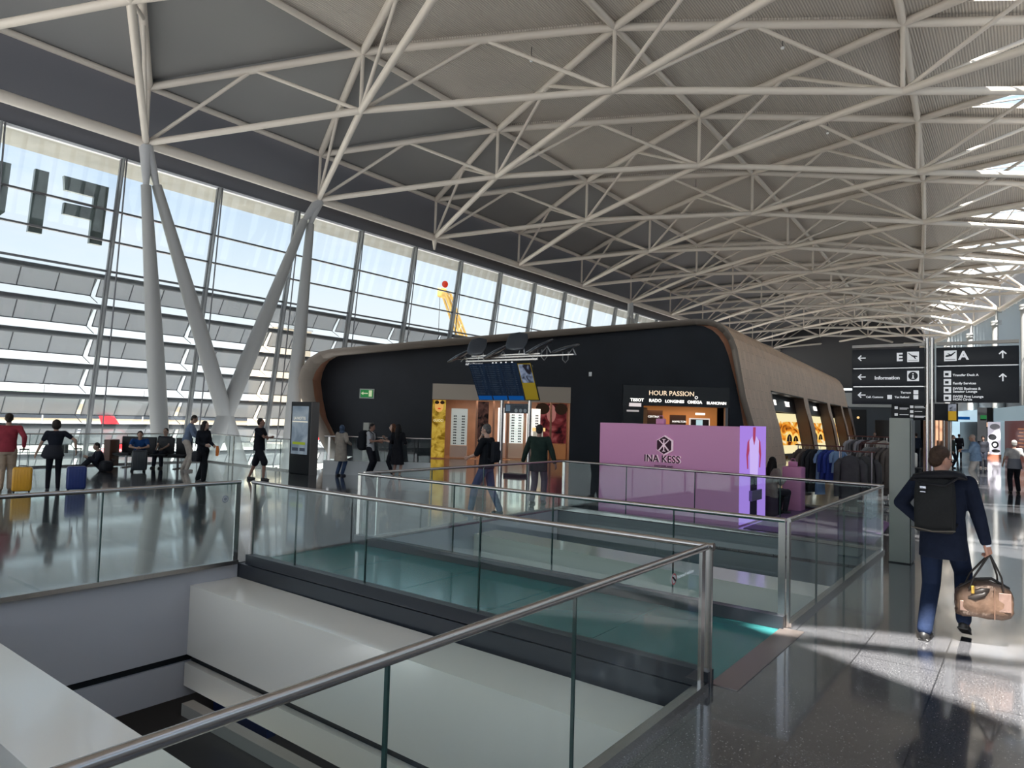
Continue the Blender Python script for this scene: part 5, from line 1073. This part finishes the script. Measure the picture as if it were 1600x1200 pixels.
    for s in (-1, 1): b_.ell(hc+Rh @ Vector((s*.076*k, -.008*k, -.010*k)), (.009*k, .020*k, .032*k), Rh @ Matrix.Rotation(s*.35, 3, 'Z'))
    bake(b_, 'body', voxel*.8, 2, SKIN(skin), e_)
    if eyes:
        for s in (-1, 1): MB().ell(hc+Rh @ Vector((s*.029*k, .079*k, .0)), (.011*k, .008*k, .008*k), nu=8, nv=6).build('eye', pm('eye_dark', (.03, .02, .015), .2), e_)
    # ---- bottom
    if bottom:
        kind, col = bottom[0], bottom[1]; mt = pm('fabric_%02d%02d%02d' % tuple(int(v*99) for v in col), col, .85, bump=(30, .25), var=(9, .15), spec=.15); m = MB()
        wd = bottom[2] if len(bottom) > 2 else 1.0
        if kind in ('trousers', 'shorts', 'leggings'):
            q_ = {'trousers': (.098, .075, .062), 'shorts': (.105, .095, .09), 'leggings': (.088, .062, .047)}[kind]
            m.rings([ringe(HC-up*.11*k, .12*k, .10*k, Rt), ringe(HC-up*.03*k, .165*k*bw, .125*k*bw, Rt), ringe(HC+up*.06*k, .155*k*bw, .115*k*bw, Rt), ringe(HC+up*.12*k, .14*k*bw, .105*k*bw, Rt)])
            for i in range(2):
                a0 = hips[i]; cap(m, a0, kn[i], q_[0]*k*wd, q_[1]*k*wd)
                if kind == 'shorts': 
                    cap(m, kn[i], kn[i].lerp(ank[i], .08), q_[1]*k*wd, q_[2]*k*wd)
                else: cap(m, kn[i], ank[i]+(kn[i]-ank[i])*.03, q_[1]*k*wd, q_[2]*k*wd)
        else:                                                                        # skirt / dress
            L = bottom[2] if len(bottom) > 2 else .5
            m.rings([ringe(HC+up*.14*k, .125*k, .10*k, Rt), ringe(HC, .17*k*bw, .13*k*bw, Rt), ringe(HC-Vector((0, 0, L*.5*k)), .20*k*bw, .17*k*bw, rotm()), ringe(HC-Vector((0, 0, L*k)), .23*k*bw, .20*k*bw, rotm())])
        bake(m, kind if kind != 'leggings' else 'trousers', voxel, 3, mt, e_)
    # ---- top
    if top:
        sl, col = top[0], top[1]; hem = top[2] if len(top) > 2 else .0; infl = top[3] if len(top) > 3 else 1.0
        mt = pm('fabric_%02d%02d%02d' % tuple(int(v*99) for v in col), col, .85, bump=(30, .25), var=(9, .15), spec=.15); m = MB(); w_ = bw*infl
        bust = .022*k if female else 0
        m.rings([ringe(HC-up*hem*k, .168*k*w_, .13*k*w_, Rt), ringe(HC+up*.02*k, .162*k*w_, .128*k*w_, Rt), ringe(waist, (.128 if female else .15)*k*w_, .11*k*w_, Rt), ringe(chest+fw*bust, .165*k*w_, .125*k*w_+bust*.6, Rt), ringe(HC+up*.445*k, .165*k*w_, .10*k*w_, Rt), ringe(HC+up*.50*k, .10*k*w_, .075*k*w_, Rt), ringe(neck+up*.008*k, .066*k, .062*k, Rt)])
        for i in range(2):
            cap(m, HC+up*.45*k+rt*(-1, 1)[i]*.09*k, shl[i]-up*.008*k, .075*k*w_, .062*k*w_)
            e1 = shl[i].lerp(el[i], {'none': .05, 'short': .6, 'elbow': .95, 'long': 1}[sl])
            cap(m, shl[i], e1, .062*k*infl, (.055 if sl != 'long' else .053)*k*infl)
            if sl == 'long': cap(m, el[i], el[i].lerp(hd[i], .88), .053*k*infl, .040*k*infl)
        bake(m, 'jacket' if infl > 1.05 else 'shirt', voxel, 3, mt, e_)
    if coat:
        col, L = coat; mt = pm('fabric_%02d%02d%02d' % tuple(int(v*99) for v in col), col, .85, bump=(30, .25), var=(9, .15), spec=.15); m = MB()
        m.rings([ringe(HC-Vector((0, 0, L*k)), .235*k, .20*k, rotm()), ringe(HC-Vector((0, 0, L*.4*k)), .215*k, .18*k, rotm()), ringe(HC, .20*k, .165*k, Rt), ringe(waist, .19*k, .155*k, Rt), ringe(chest, .19*k, .145*k, Rt), ringe(HC+up*.46*k, .17*k, .11*k, Rt), ringe(neck, .075*k, .07*k, Rt)])
        for i in range(2): cap(m, shl[i], el[i], .078*k, .066*k); cap(m, el[i], el[i].lerp(hd[i], .92), .064*k, .05*k)
        bake(m, 'coat', voxel, 3, mt, e_)
    # ---- shoes
    if shoes:
        mt = pm('shoe_%02d%02d%02d' % tuple(int(v*99) for v in shoes), shoes, .5)
        for i in range(2):
            f_ = ank[i]+Vector((0, .045*k, -.085*k)); m = MB(); ti = -math.atan2(lift[i], .2)*.9 if lift[i] else 0; Rf = Matrix.Rotation(ti, 3, 'X')
            pv = ank[i]+Vector((0, .0, -.05*k))
            m.ell(pv+Rf @ Vector((0, .085*k, -.002)), (.046*k, .095*k, .034*k), Rf); m.ell(pv+Rf @ Vector((0, -.005, .008)), (.042*k, .065*k, .048*k), Rf); m.box((-.042*k, -.055*k, -.036*k), (.042*k, .165*k, -.02*k), Matrix.Translation(pv) @ Rf.to_4x4())
            bake(m, 'shoe', voxel*.8, 1, mt, e_)
    # ---- hair
    if hair:
        kind, col = hair[0], hair[1]; mt = pm('hair_%02d%02d%02d' % tuple(int(v*99) for v in col), col, .6, bump=(60, .6), var=(30, .3), spec=.2); m = MB(); hx = lambda x, y, z: hc+Rh @ Vector((x*k, y*k, z*k))
        m.ell(hx(0, -.028, .036), (.082*k, .088*k, .088*k), Rh)
        if kind == 'bald':
            m = MB()
            for a_ in range(-10, 11):
                an = a_/10*2.15; m.ell(hx(.071*math.sin(an), -.018-.076*math.cos(an), -.005+.012*math.cos(an*.7)), (.022*k, .022*k, (.050+.012*math.cos(an))*k))
            m.ell(hx(0, -.06, .045), (.060*k, .045*k, .045*k), Rh); m.ell(hx(-.01, -.005, .068), (.066*k, .082*k, .050*k), Rh); m.ell(hx(0, -.05, -.005), (.074*k, .055*k, .075*k), Rh)
        elif kind == 'short': m.ell(hx(0, -.055, -.02), (.072*k, .052*k, .065*k), Rh)
        elif kind == 'bob': m.ell(hx(0, -.04, -.035), (.098*k, .078*k, .095*k), Rh); m.ell(hx(0, -.02, .03), (.095*k, .092*k, .09*k), Rh)
        elif kind == 'long':
            pb = [hx(0, -.06, .0), hc-up*.16*k-fw*.085*k, hc-up*.32*k-fw*.10*k, hc-up*.43*k-fw*.09*k]
            m.path(pb, [.078*k, .085*k, .07*k, .03*k], n=12)
            for s in (-1, 1): m.path([hx(s*.07, .0, .01), hc-up*.13*k+rt*s*.08*k+fw*.01*k, hc-up*.27*k+rt*s*.075*k-fw*.02], [.025*k, .03*k, .015*k], n=8)
        elif kind == 'scarf':
            m.ell(hx(0, -.02, .01), (.096*k, .10*k, .115*k), Rh); m.ell(hc-up*.13*k, (.11*k, .11*k, .06*k)); 
        elif kind == 'cap': m.ell(hx(0, .09, .05), (.062*k, .06*k, .010*k), Rh)
        bake(m, {'scarf': 'headscarf', 'cap': 'cap'}.get(kind, 'hair'), voxel*.75, 2, mt, e_)
    if collar:
        m = MB(); m.rings([ringe(neck-up*.03*k, .072*k, .068*k, Rt), ringe(neck+up*.030*k, .062*k, .062*k, Rt)]); m.build('collar', pm('collar_white', collar, .7), e_)
    if glasses:
        for s in (-1, 1): MB().tube(hc+Rh @ Vector((s*.076*k, -.01*k, .012*k)), hc+Rh @ Vector((s*.066*k, .085*k, .010*k)), .0025, n=5).path([hc+Rh @ Vector((s*.034*k+.024*k*math.cos(a), .094*k, .004*k+.018*k*math.sin(a))) for a in [2*math.pi*j/12 for j in range(13)]], .002, n=5).build('glasses', BLACK, e_)
    return dict(e=e_, k=k, HC=HC, up=up, rt=rt, fw=fw, neck=neck, sh=shl, el=el, hd=hd, hc=hc, Rh=Rh, ank=ank)
def world(pp, v):
    e_ = pp['e']; return Matrix.Translation(e_.location) @ Matrix.Rotation(e_.rotation_euler.z, 4, 'Z') @ Vector(v)
def aim(dx, dy): return math.atan2(-dx, dy)      # yaw so that local +y looks along (dx,dy)
def bpack(pp, col, label, w=.30, h=.44, d=.16, dz=-.02):
    """backpack worn on the back of a person: its own thing"""
    c = pp['HC']+pp['up']*(.30*pp['k']+dz)-pp['fw']*(.13*pp['k']+d/2)
    e_ = empty('backpack', world(pp, c), pp['e'].rotation_euler.z); tag(e_, label, 'backpack'); mt = pm('pack_%02d%02d%02d' % tuple(int(v*99) for v in col), col, .8, bump=(40, .2), spec=.15)
    M = Matrix.Rotation(math.atan2(pp['fw'].z, pp['fw'].y), 4, 'X')
    MB().rbox((0, 0, 0), (w, d, h), min(w, d)*.35, M, 3).build('body', mt, e_); MB().rbox((0, -d*.5, -h*.15), (w*.8, .06, h*.5), .025, M).build('front_pocket', mt, e_)
    for s in (-1, 1): MB().path([M @ Vector(p) for p in ((s*.09, d*.45, h*.42), (s*.10, d*.5+.10, h*.50), (s*.12, d*.5+.26, h*.34), (s*.13, d*.5+.27, 0), (s*.13, d*.45, -h*.36))], .016, n=6).build('strap', mt, e_)
    return e_
def suitcase(loc, yaw, col, label, h=.55, w=.36, d=.24, handle=.98, pull=None):
    e_ = empty('suitcase', loc, yaw); tag(e_, label, 'suitcase'); mt = pm('case_%02d%02d%02d' % tuple(int(v*99) for v in col), col, .35)
    MB().rbox((0, 0, .05+h/2), (w, d, h), .05, None, 3).build('shell', mt, e_)
    mb = MB()
    for i in range(6): mb.rbox((-w*.38+i*w*.152, 0, .05+h/2), (.012, d+.008, h*.86), .004)
    mb.build('ribs', mt, e_)
    for sx in (-1, 1):
        for sy in (-1, 1): MB().tube((sx*w*.38-.012, sy*d*.32, .026), (sx*w*.38+.012, sy*d*.32, .026), .026, n=12).box((sx*w*.38-.018, sy*d*.32-.014, .03), (sx*w*.38+.018, sy*d*.32+.014, .062)).build('wheel', BLACK, e_)
    if handle:
        for s in (-1, 1): MB().tube((s*.07, d*.3, h+.05), (s*.07, d*.3, handle), .008, n=8).build('handle_tube', STEELD, e_)
        MB().tube((-.085, d*.3, handle), (.085, d*.3, handle), .014, n=8).build('handle_grip', BLACK, e_)
    MB().path([(-.08, 0, h+.05), (-.06, 0, h+.08), (.06, 0, h+.08), (.08, 0, h+.05)], .01, n=6).build('carry_handle', BLACK, e_)
    return e_
# ---- the man in the navy suit, nearest
hero = person((-.66, 7.62, 0), aim(.10, 1), 1.83, 'man in navy suit walking away with a backpack and a brown travel bag', skin=(.52, .27, .19), voxel=.0085,
    feet=((-.125, -.10, 0), (.13, .22, .03)), lift=(0, .10), hands=((-.20, .15, 1.04), (.36, .06, .80)), elbow=((-1.0, -.1, 0), (.5, -1, 0)), lean=.04, head=(-.75, .22), hoff=.05,
    top=('long', (.009, .013, .028), .20, 1.13), bottom=('trousers', (.009, .016, .040), 1.0), hair=('short', (.050, .028, .018)), shoes=(.012, .011, .011), collar=(.75, .75, .8), glasses=True, curl=(.9, 1.35), hpole=(None, (-1, .4, -.2)))
hk = hero
cu = MB(); d_ = (hk['hd'][1]-hk['el'][1]).normalized(); cu.tube(hk['hd'][1]-d_*.05, hk['hd'][1]+d_*.012, .036, n=18); cu.build('shirt_cuff', pm('collar_white', (.75, .75, .8), .7), hk['e'])
# roll top backpack
c = hk['HC']+hk['up']*.31-hk['fw']*.235-hk['rt']*.022
bp_ = empty('backpack', world(hk, c), hk['e'].rotation_euler.z); tag(bp_, 'charcoal roll top backpack with a metal buckle worn by the man in the navy suit', 'backpack')
PK = pm('pack_charcoal', (.017, .0175, .018), .8, bump=(50, .25), var=(6, .15), spec=.15); bp_.location.z += 0
PKD = pm('pack_black', (.008, .008, .011), .6, bump=(30, .3), spec=.2)
rg = []
for z, w_, d0 in ((-.27, .165, .055), (-.25, .185, .075), (-.05, .19, .085), (.10, .185, .085), (.18, .175, .08), (.22, .16, .06)):
    rg.append([Vector((.84*w_*max(-1, min(1, 1.25*math.cos(a)))*(1-.0*z), d0*max(-1, min(1, 1.25*math.sin(a))), z)) for a in [2*math.pi*j/28 for j in range(28)]])
MB().rings(rg).build('body', PK, bp_)
rg = []
for x, r_, zz in ((-.20, .02, .19), (-.17, .055, .215), (-.08, .07, .235), (.05, .075, .25), (.16, .065, .26), (.23, .045, .245), (.25, .02, .23)): rg.append([Vector((x, .005+r_*1.15*math.cos(a), zz+r_*.62*math.sin(a))) for a in [2*math.pi*j/16 for j in range(16)]])
MB().rings(rg).build('roll_top', PKD, bp_)
MB().path([(-.16, -.06, .20), (-.05, -.088, .17), (.10, -.09, .165), (.19, -.05, .24)], .012, n=6).build('top_seam', PKD, bp_)
MB().box((-.095, -.100, .085), (-.055, -.085, .17)).build('buckle_strap', PKD, bp_); MB().rbox((-.075, -.103, .135), (.052, .012, .026), .004).rbox((-.075, -.103, .095), (.046, .010, .012), .003).build('buckle', pm('buckle_silver', (.55, .55, .6), .25, .8), bp_)
MB().path([(-.175, -.083, -.235), (0, -.092, -.255), (.175, -.083, -.235)], .007, n=6).build('hem_piping', pm('piping', (.09, .075, .06), .7), bp_)
for s in (-1, 1): MB().path([(s*.10, .05, .22), (s*.115, .13, .25), (s*.125, .26, .18), (s*.14, .36, .0), (s*.15, .22, -.18), (s*.15, .04, -.22)], [.014, .02, .022, .018, .012, .01], n=8).build('shoulder_strap', PKD, bp_)
# travel bag in his right hand
hw = world(hk, hk['hd'][1]+d_*.085)
bg_ = empty('travel_bag', (hw.x-.05, hw.y+.03, .27), hk['e'].rotation_euler.z+.35); tag(bg_, 'brown metallic travel bag with dark handles carried by the man in the navy suit', 'bag')
BZ = pm('bag_bronze', (.14, .085, .058), .38, .3, bump=(9, .9), var=(7, .25)); BZL = pm('bag_rose', (.24, .155, .125), .42, .3, bump=(12, .6)); HD = pm('bag_handle', (.025, .018, .015), .45)
rg = []
for x, sx_, zt, zb in ((-.255, .02, .10, .02), (-.25, .075, .16, 0), (-.20, .105, .20, -.01), (-.08, .12, .235, -.012), (.04, .122, .245, -.012), (.16, .115, .23, -.01), (.235, .095, .20, 0), (.262, .06, .17, .02), (.266, .02, .11, .05)):
    ring_ = []
    for a in [2*math.pi*j/24 for j in range(24)]:
        cx, cz = math.cos(a), math.sin(a); q_ = (abs(cx)**3+abs(cz)**3)**(-1/3); ring_.append(Vector((x+.006*math.sin(9*a), sx_*cx*q_*(1-.18*max(0, cz)), (zt+zb)/2+(zt-zb)/2*cz*q_+.006*math.sin(5*a+x*20))))
    rg.append(ring_)
MB().rings(rg).build('body', BZ, bg_)
MB().path([(-.235, -.03, .185), (-.08, -.015, .25), (.08, .0, .262), (.245, .02, .20)], .011, n=8).build('zip', HD, bg_)
MB().path([(-.10, -.10, .17), (-.04, -.112, .185), (.03, -.108, .20), (-.02, -.115, .165), (-.10, -.115, .14), (-.16, -.10, .13)], [.018, .024, .012, .02, .022, .01], n=8).build('folded_strap', HD, bg_)
MB().rbox((-.12, -.112, .19), (.03, .012, .055), .004).build('gold_buckle', pm('gold_buckle', (.85, .55, .12), .25, .8, emit=(.9, .5, .1), estr=.1), bg_)
MB().rbox((.17, -.108, .12), (.115, .012, .13), .005).build('side_patch', BZL, bg_); MB().rbox((.075, -.118, .11), (.012, .012, .22), .004).build('seam', pm('seam_d', (.14, .08, .055), .5), bg_); MB().rbox((-.17, -.095, .07), (.13, .012, .07), .005).build('side_patch', BZL, bg_)
hl = bg_.matrix_world
bg_.scale = (.84, 1, 1.3)
loc_h = Matrix.Rotation(-bg_.rotation_euler.z, 3, 'Z') @ (hw-Vector(bg_.location)); loc_h = Vector((loc_h.x/.84, loc_h.y, loc_h.z/1.3))
for s, ya in ((1, -.085), (-1, .085)):
    t1 = loc_h+Vector((-.012, ya*.12, -.012)); t2 = loc_h+Vector((.012, ya*.12, -.012))
    b0 = Vector((-.15, ya*1.1, .185)); b1 = Vector((.16, ya*1.1, .195)); MB().path([b0, b0.lerp(t1, .35)+Vector((-.02, ya*.2, .01)), b0.lerp(t1, .75)+Vector((-.012, ya*.15, 0)), t1, t2, b1.lerp(t2, .75)+Vector((.012, ya*.15, 0)), b1.lerp(t2, .35)+Vector((.02, ya*.2, .01)), b1], .0095, n=8).build('handle', HD, bg_)
# ---- travellers on the left
p1 = person((-18.0, 5.36, 0), aim(-1, .35), 1.76, 'person in red top and beige trousers at the left edge with a yellow suitcase', skin=(.30, .18, .13), feet=((-.09, -.06, 0), (.09, .1, 0)), top=('long', (.26, .035, .05), .05, 1.0), bottom=('trousers', (.42, .33, .25), 1.1), hair=('short', (.03, .02, .015)), shoes=(.3, .25, .2), build=1.1, hands=(None, (.30, -.05, .98)))
suitcase((-17.5, 5.52, 0), aim(-1, .35), (.72, .36, .03), 'yellow suitcase behind the person in the red top at the left edge', h=.52, handle=.95)
p2 = person((-17.45, 6.10, 0), aim(-1, .30), 1.64, 'woman in a black T-shirt and leggings walking with a blue suitcase', skin=(.36, .22, .16), female=True, feet=((-.10, .02, 0), (.09, -.03, 0)), top=('short', (.012, .014, .022), .02, 1.0), bottom=('leggings', (.012, .013, .018)), hair=('bob', (.02, .014, .012)), shoes=(.03, .03, .035), hands=((-.36, .10, .80), (.40, -.02, .92)), build=1.05, elbow=((-1, -.4, 0), (1, -.4, 0)))
tb = empty('shirt_knot', (0, 0, 0)); bpy.data.objects.remove(tb)
e_ = MB().rings([ringe((0, 0, -.16), .16, .13, rotm()), ringe((0, 0, -.10), .225, .19, rotm()), ringe((0, 0, .05), .185, .15, rotm()), ringe((0, 0, .14), .15, .12, rotm())]).build('tied_jacket', pm('fabric_tied', (.012, .013, .02), .85), p2['e']); e_.location = (-.04, -.02, .90)
suitcase((-17.2, 6.47, 0), aim(-1, .30), (.012, .03, .16), 'dark blue suitcase beside the woman in the black T-shirt', h=.52, w=.38, handle=.96)
p3 = person((-21.9, 9.95, 0), aim(.9, -.45), 1.78, 'seated man in a blue T-shirt bending forward over a black suitcase', skin=(.35, .21, .15), hip=(0, -.28, .50), lean=.55, head=(0, .35), feet=((-.16, .22, 0), (.16, .22, 0)), top=('short', (.012, .05, .16), .0, 1.05), bottom=('shorts', (.03, .03, .035)), hair=('short', (.02, .015, .012)), hands=((-.05, .36, .70), (.06, .36, .70)), kneepole=(0, 1, .3), elbow=((-1, -.2, -.3), (1, -.2, -.3)))
suitcase((-21.35, 9.72, 0), aim(.9, -.45), (.014, .018, .022), 'black suitcase standing in front of the seated man in blue', h=.60, w=.42, handle=None)
p3b = person((-22.55, 11.0, 0), aim(.6, -.8), 1.72, 'person sitting on the bench behind the man in blue', skin=(.25, .16, .12), hip=(0, -.1, .50), feet=((-.12, .36, 0), (.12, .36, 0)), top=('short', (.02, .022, .03), .0), bottom=('trousers', (.02, .02, .03)), hair=('short', (.015, .012, .01)), hands=((-.10, .25, .62), (.10, .25, .62)), kneepole=(0, 1, .4))
p3c = person((-22.25, 9.05, 0), aim(-.1, -1), 1.65, 'person in dark clothes sitting on the floor beside the brown end of the bench', skin=(.25, .16, .12), hip=(0, 0, .12), lean=.25, feet=((-.10, .62, 0), (.10, .60, 0)), top=('long', (.015, .017, .022), .0), bottom=('trousers', (.015, .016, .02)), hair=('short', (.015, .012, .01)), hands=((-.1, .42, .42), (.1, .42, .42)), kneepole=(0, .3, 1), head=(0, .3))
e_ = empty('backpack', (-21.85, 9.0, .0)); tag(e_, 'black backpack lying on the floor beside the person sitting on the ground', 'backpack'); MB().rbox((0, 0, .17), (.42, .3, .32), .1, None, 3).build('body', PKD, e_); MB().path([(-.1, .15, .3), (-.1, .2, .36), (.1, .2, .36), (.1, .15, .3)], .012, n=6).build('handle', PKD, e_)
p4_ = person((-20.9, 10.9, 0), aim(.55, .85), 1.80, 'man in a light blue shirt and beige trousers leaning towards the woman in black', skin=(.36, .22, .16), lean=.22, head=(.0, .45), feet=((-.12, -.06, 0), (.12, .08, 0)), top=('long', (.13, .17, .25), .04, 1.03), bottom=('trousers', (.42, .37, .32), 1.05), hair=('short', (.03, .022, .018)), shoes=(.3, .27, .24), hands=((.0, .42, 1.02), (.18, .40, 1.0)))
p5 = person((-17.45, 9.55, 0), aim(1, .25), 1.66, 'woman with long dark hair in a black top and wide trousers', skin=(.40, .26, .20), female=True, feet=((-.10, -.22, 0), (.10, .20, 0)), top=('long', (.012, .012, .016), .05, 1.03), bottom=('trousers', (.010, .011, .014), 1.15), hair=('long', (.012, .010, .010)), hands=((-.1, .28, .98), (.12, .22, 1.0)), head=(.5, .2))
e_ = empty('handbag', world(p5, (.25, .05, .70)), 0); tag(e_, 'dark handbag hanging at the side of the woman with long dark hair', 'bag'); MB().rbox((0, 0, 0), (.3, .14, .26), .05).build('body', PKD, e_); MB().path([(-.1, 0, .12), (-.04, 0, .5), (.04, 0, .5), (.1, 0, .12)], .01, n=6).build('strap', PKD, e_)
e_ = empty('orange_cloth', world(p5, (-.12, .38, .86)), 0); tag(e_, 'orange garment held by the woman with long dark hair', 'garment'); MB().rings([ringe((0, 0, -.14), .05, .03, rotm()), ringe((.01, 0, -.02), .06, .04, rotm()), ringe((0, 0, .12), .03, .03, rotm())]).build('cloth', pm('orange_cloth', (.6, .17, .03), .8), e_)
p6 = person((-17.28, 11.1, 0), aim(.85, .6), 1.76, 'man in a black T-shirt and black shorts walking with folded arms', skin=(.26, .14, .10), feet=((-.10, -.26, 0), (.10, .22, 0)), top=('short', (.012, .013, .017), .10, 1.05), bottom=('shorts', (.012, .013, .016)), hair=('short', (.018, .014, .012)), hands=((.10, .27, 1.16), (-.06, .30, 1.20)), elbow=((-1, -.1, -.6), (1, .2, -.6)), build=1.12, head=(.2, 0))
p7 = person((-17.0, 13.75, 0), aim(-.2, 1), 1.60, 'woman in a long beige coat and blue headscarf seen from behind', skin=(.32, .2, .15), female=True, top=None, bottom=('trousers', (.03, .05, .10)), coat=((.27, .235, .20), .42), hair=('scarf', (.05, .075, .12)), shoes=(.02, .02, .03), hands=((-.12, .22, 1.0), (.25, .12, 1.0)), eyes=False)
p8 = person((-16.35, 14.35, 0), aim(1, .45), 1.68, 'young man in a white T-shirt with a big black backpack looking at his phone', skin=(.25, .13, .09), top=('short', (.42, .42, .44), .10, 1.02), bottom=('trousers', (.012, .012, .015), 1.1), hair=('short', (.012, .01, .01)), hands=((-.03, .32, 1.08), (.10, .33, 1.12)), head=(0, .35)); bpack(p8, (.014, .015, .019), 'big black backpack worn by the young man in the white T-shirt', .36, .62, .24, -.06)
p9 = person((-15.95, 14.9, 0), aim(-.6, -.8), 1.68, 'woman with long reddish hair in dark clothes facing the camera', skin=(.50, .33, .26), female=True, top=('elbow', (.02, .025, .035), .05), bottom=('leggings', (.012, .013, .018)), hair=('long', (.10, .04, .02)), hands=((-.12, .28, 1.12), (.10, .25, 1.22)), shoes=(.5, .5, .5), elbow=((-.6, -.6, -.6), (.6, -.6, -.6)))
p10 = person((-15.55, 14.75, 0), aim(-.5, 1), 1.68, 'woman in a long black dress standing with her back to the camera', skin=(.36, .2, .15), female=True, top=('long', (.010, .010, .013), .0, 1.05), bottom=('skirt', (.010, .010, .013), .50), hair=('long', (.010, .009, .009)), hands=((-.15, .25, 1.05), (.15, .25, 1.05)), eyes=False)
# ---- in front of the sunglasses shop
p11 = person((-8.75, 10.75, 0), aim(-.95, -.25), 1.84, 'grey haired man in a black T-shirt and jeans talking on the phone', skin=(.46, .28, .21), voxel=.011, feet=((-.10, .30, 0), (.10, -.25, 0)), top=('elbow', (.010, .011, .014), .06, 1.04), bottom=('trousers', (.045, .07, .14), 1.0), hair=('short', (.11, .10, .095)), hands=((-.12, .36, 1.12), (.10, .145, 1.60)), elbow=((-.5, -.5, -.8), (1.0, .5, -.9)), build=1.1, glasses=True, curl=(.5, 1.2), head=(.0, .15))
MB().rbox((0, 0, .0), (.012, .07, .14), .005).build('mobile_phone', BLACK, None, label='mobile phone held at the ear of the man in the black T-shirt', cat='phone').location = world(p11, p11['hd'][1]+Vector((-.03, .02, .08)))
m_ = MB(); hc_ = p11['hc']; m_.ell(hc_+p11['Rh'] @ Vector((0, .045, -.075)), (.05, .05, .04), p11['Rh']); m_.build('beard', pm('beard_grey', (.20, .18, .16), .8), p11['e'])
bpack(p11, (.014, .014, .018), 'flat black backpack worn by the man talking on the phone', .28, .42, .10, -.04)
p12 = person((-9.0, 12.95, 0), aim(-.35, 1), 1.84, 'man in a dark green jacket and grey trousers walking away towards the sunglasses shop', skin=(.35, .2, .15), voxel=.011, feet=((-.10, -.12, 0), (.10, .12, 0)), top=('long', (.018, .032, .026), .22, 1.2), bottom=('trousers', (.12, .11, .125), 1.0), hair=('short', (.03, .026, .024)), hands=((-.42, .05, .86), (.40, .05, .86)), elbow=((-1, -.3, 0), (1, -.3, 0)), eyes=False)
# ---- by the pink stand and down the walkway
p13 = person((-4.58, 15.6, 0), aim(.5, .85), 1.65, 'woman with very long dark hair sitting at the pink counter', skin=(.42, .28, .22), female=True, hip=(0, 0, .50), lean=.08, feet=((-.10, .36, 0), (.10, .34, 0)), top=('long', (.24, .20, .17), .15, 1.15), bottom=('trousers', (.03, .025, .03)), hair=('long', (.014, .011, .010)), hands=((-.05, .30, .72), (.1, .30, .75)), kneepole=(0, 1, .4), eyes=False)
MB().tube((0, 0, 0), (0, 0, .40), .16, n=20).build('round_stool', pm('stool_dark', (.05, .03, .05), .5), None, label='dark round stool under the woman at the pink counter', cat='stool').location = (-4.58, 15.6, 0)
p14 = person((-1.6, 30.2, 0), aim(-1, .1), 1.86, 'man in a blue sweater, cap and grey trousers looking at his phone', skin=(.48, .28, .2), top=('long', (.14, .21, .31), .12, 1.15), bottom=('trousers', (.28, .27, .26), 1.1), hair=('cap', (.40, .30, .25)), hands=((-.06, .42, 1.20), (.10, .40, 1.22)), build=1.2, lean=.08, head=(0, .4), shoes=(.2, .2, .2))
p15 = person((-.42, 27.4, 0), aim(-.25, 1), 1.72, 'woman with short grey hair, pale T-shirt and black trousers seen from behind', skin=(.42, .25, .19), female=True, feet=((-.12, -.05, 0), (.12, .08, 0)), top=('short', (.40, .38, .37), .02, 1.05), bottom=('trousers', (.012, .012, .016), 1.05), hair=('short', (.25, .24, .23)), hands=((-.28, .12, .90), (.30, .05, .90)), build=1.1, eyes=False)
e_ = MB().rings([ringe((0, 0, -.20), .22, .17, rotm()), ringe((0, 0, -.02), .19, .15, rotm()), ringe((0, 0, .12), .165, .135, rotm())]).build('tied_jacket', pm('fabric_tied_grey', (.15, .155, .18), .85), p15['e']); e_.location = (0, 0, .98)
e_ = empty('shoulder_bag', world(p15, (.34, -.08, .90)), 0); tag(e_, 'black shoulder bag hanging at the right side of the grey haired woman', 'bag'); MB().rbox((0, 0, 0), (.16, .34, .34), .06).build('body', PKD, e_); MB().path([(0, -.1, .15), (-.12, -.02, .52), (-.14, .1, .52), (0, .14, .15)], .014, n=6).build('strap', PKD, e_)
far = [(-2.0, 44, aim(0, -1), 1.72, 'distant person in black with a face towards the camera beside the black pier', (.015, .015, .018)), (-3.2, 42, aim(1, 0), 1.75, 'distant person in dark green standing left of the man in the blue sweater', (.03, .04, .035)),
       (-5.3, 46, aim(-.3, 1), 1.76, 'distant person in dark blue walking away behind the sign pole', (.015, .02, .035)), (-8.1, 50, aim(0, -1), 1.70, 'distant person in a grey top far behind the grey pillar', (.12, .11, .11)), (-6.9, 52, aim(.5, -1), 1.68, 'distant person in brown far behind the sign pole', (.14, .06, .03)), (-3.9, 56, aim(0, 1), 1.74, 'most distant person in black near the pale blue shop front', (.012, .012, .014))]
for x, y, yw, h_, lab, c_ in far:
    person((x, y, 0), yw, h_, lab, skin=(.42, .26, .2), top=('long', c_, .08, 1.05), bottom=('trousers', (.02, .02, .028)), hair=('short', (.03, .022, .018)), voxel=.022, eyes=False)
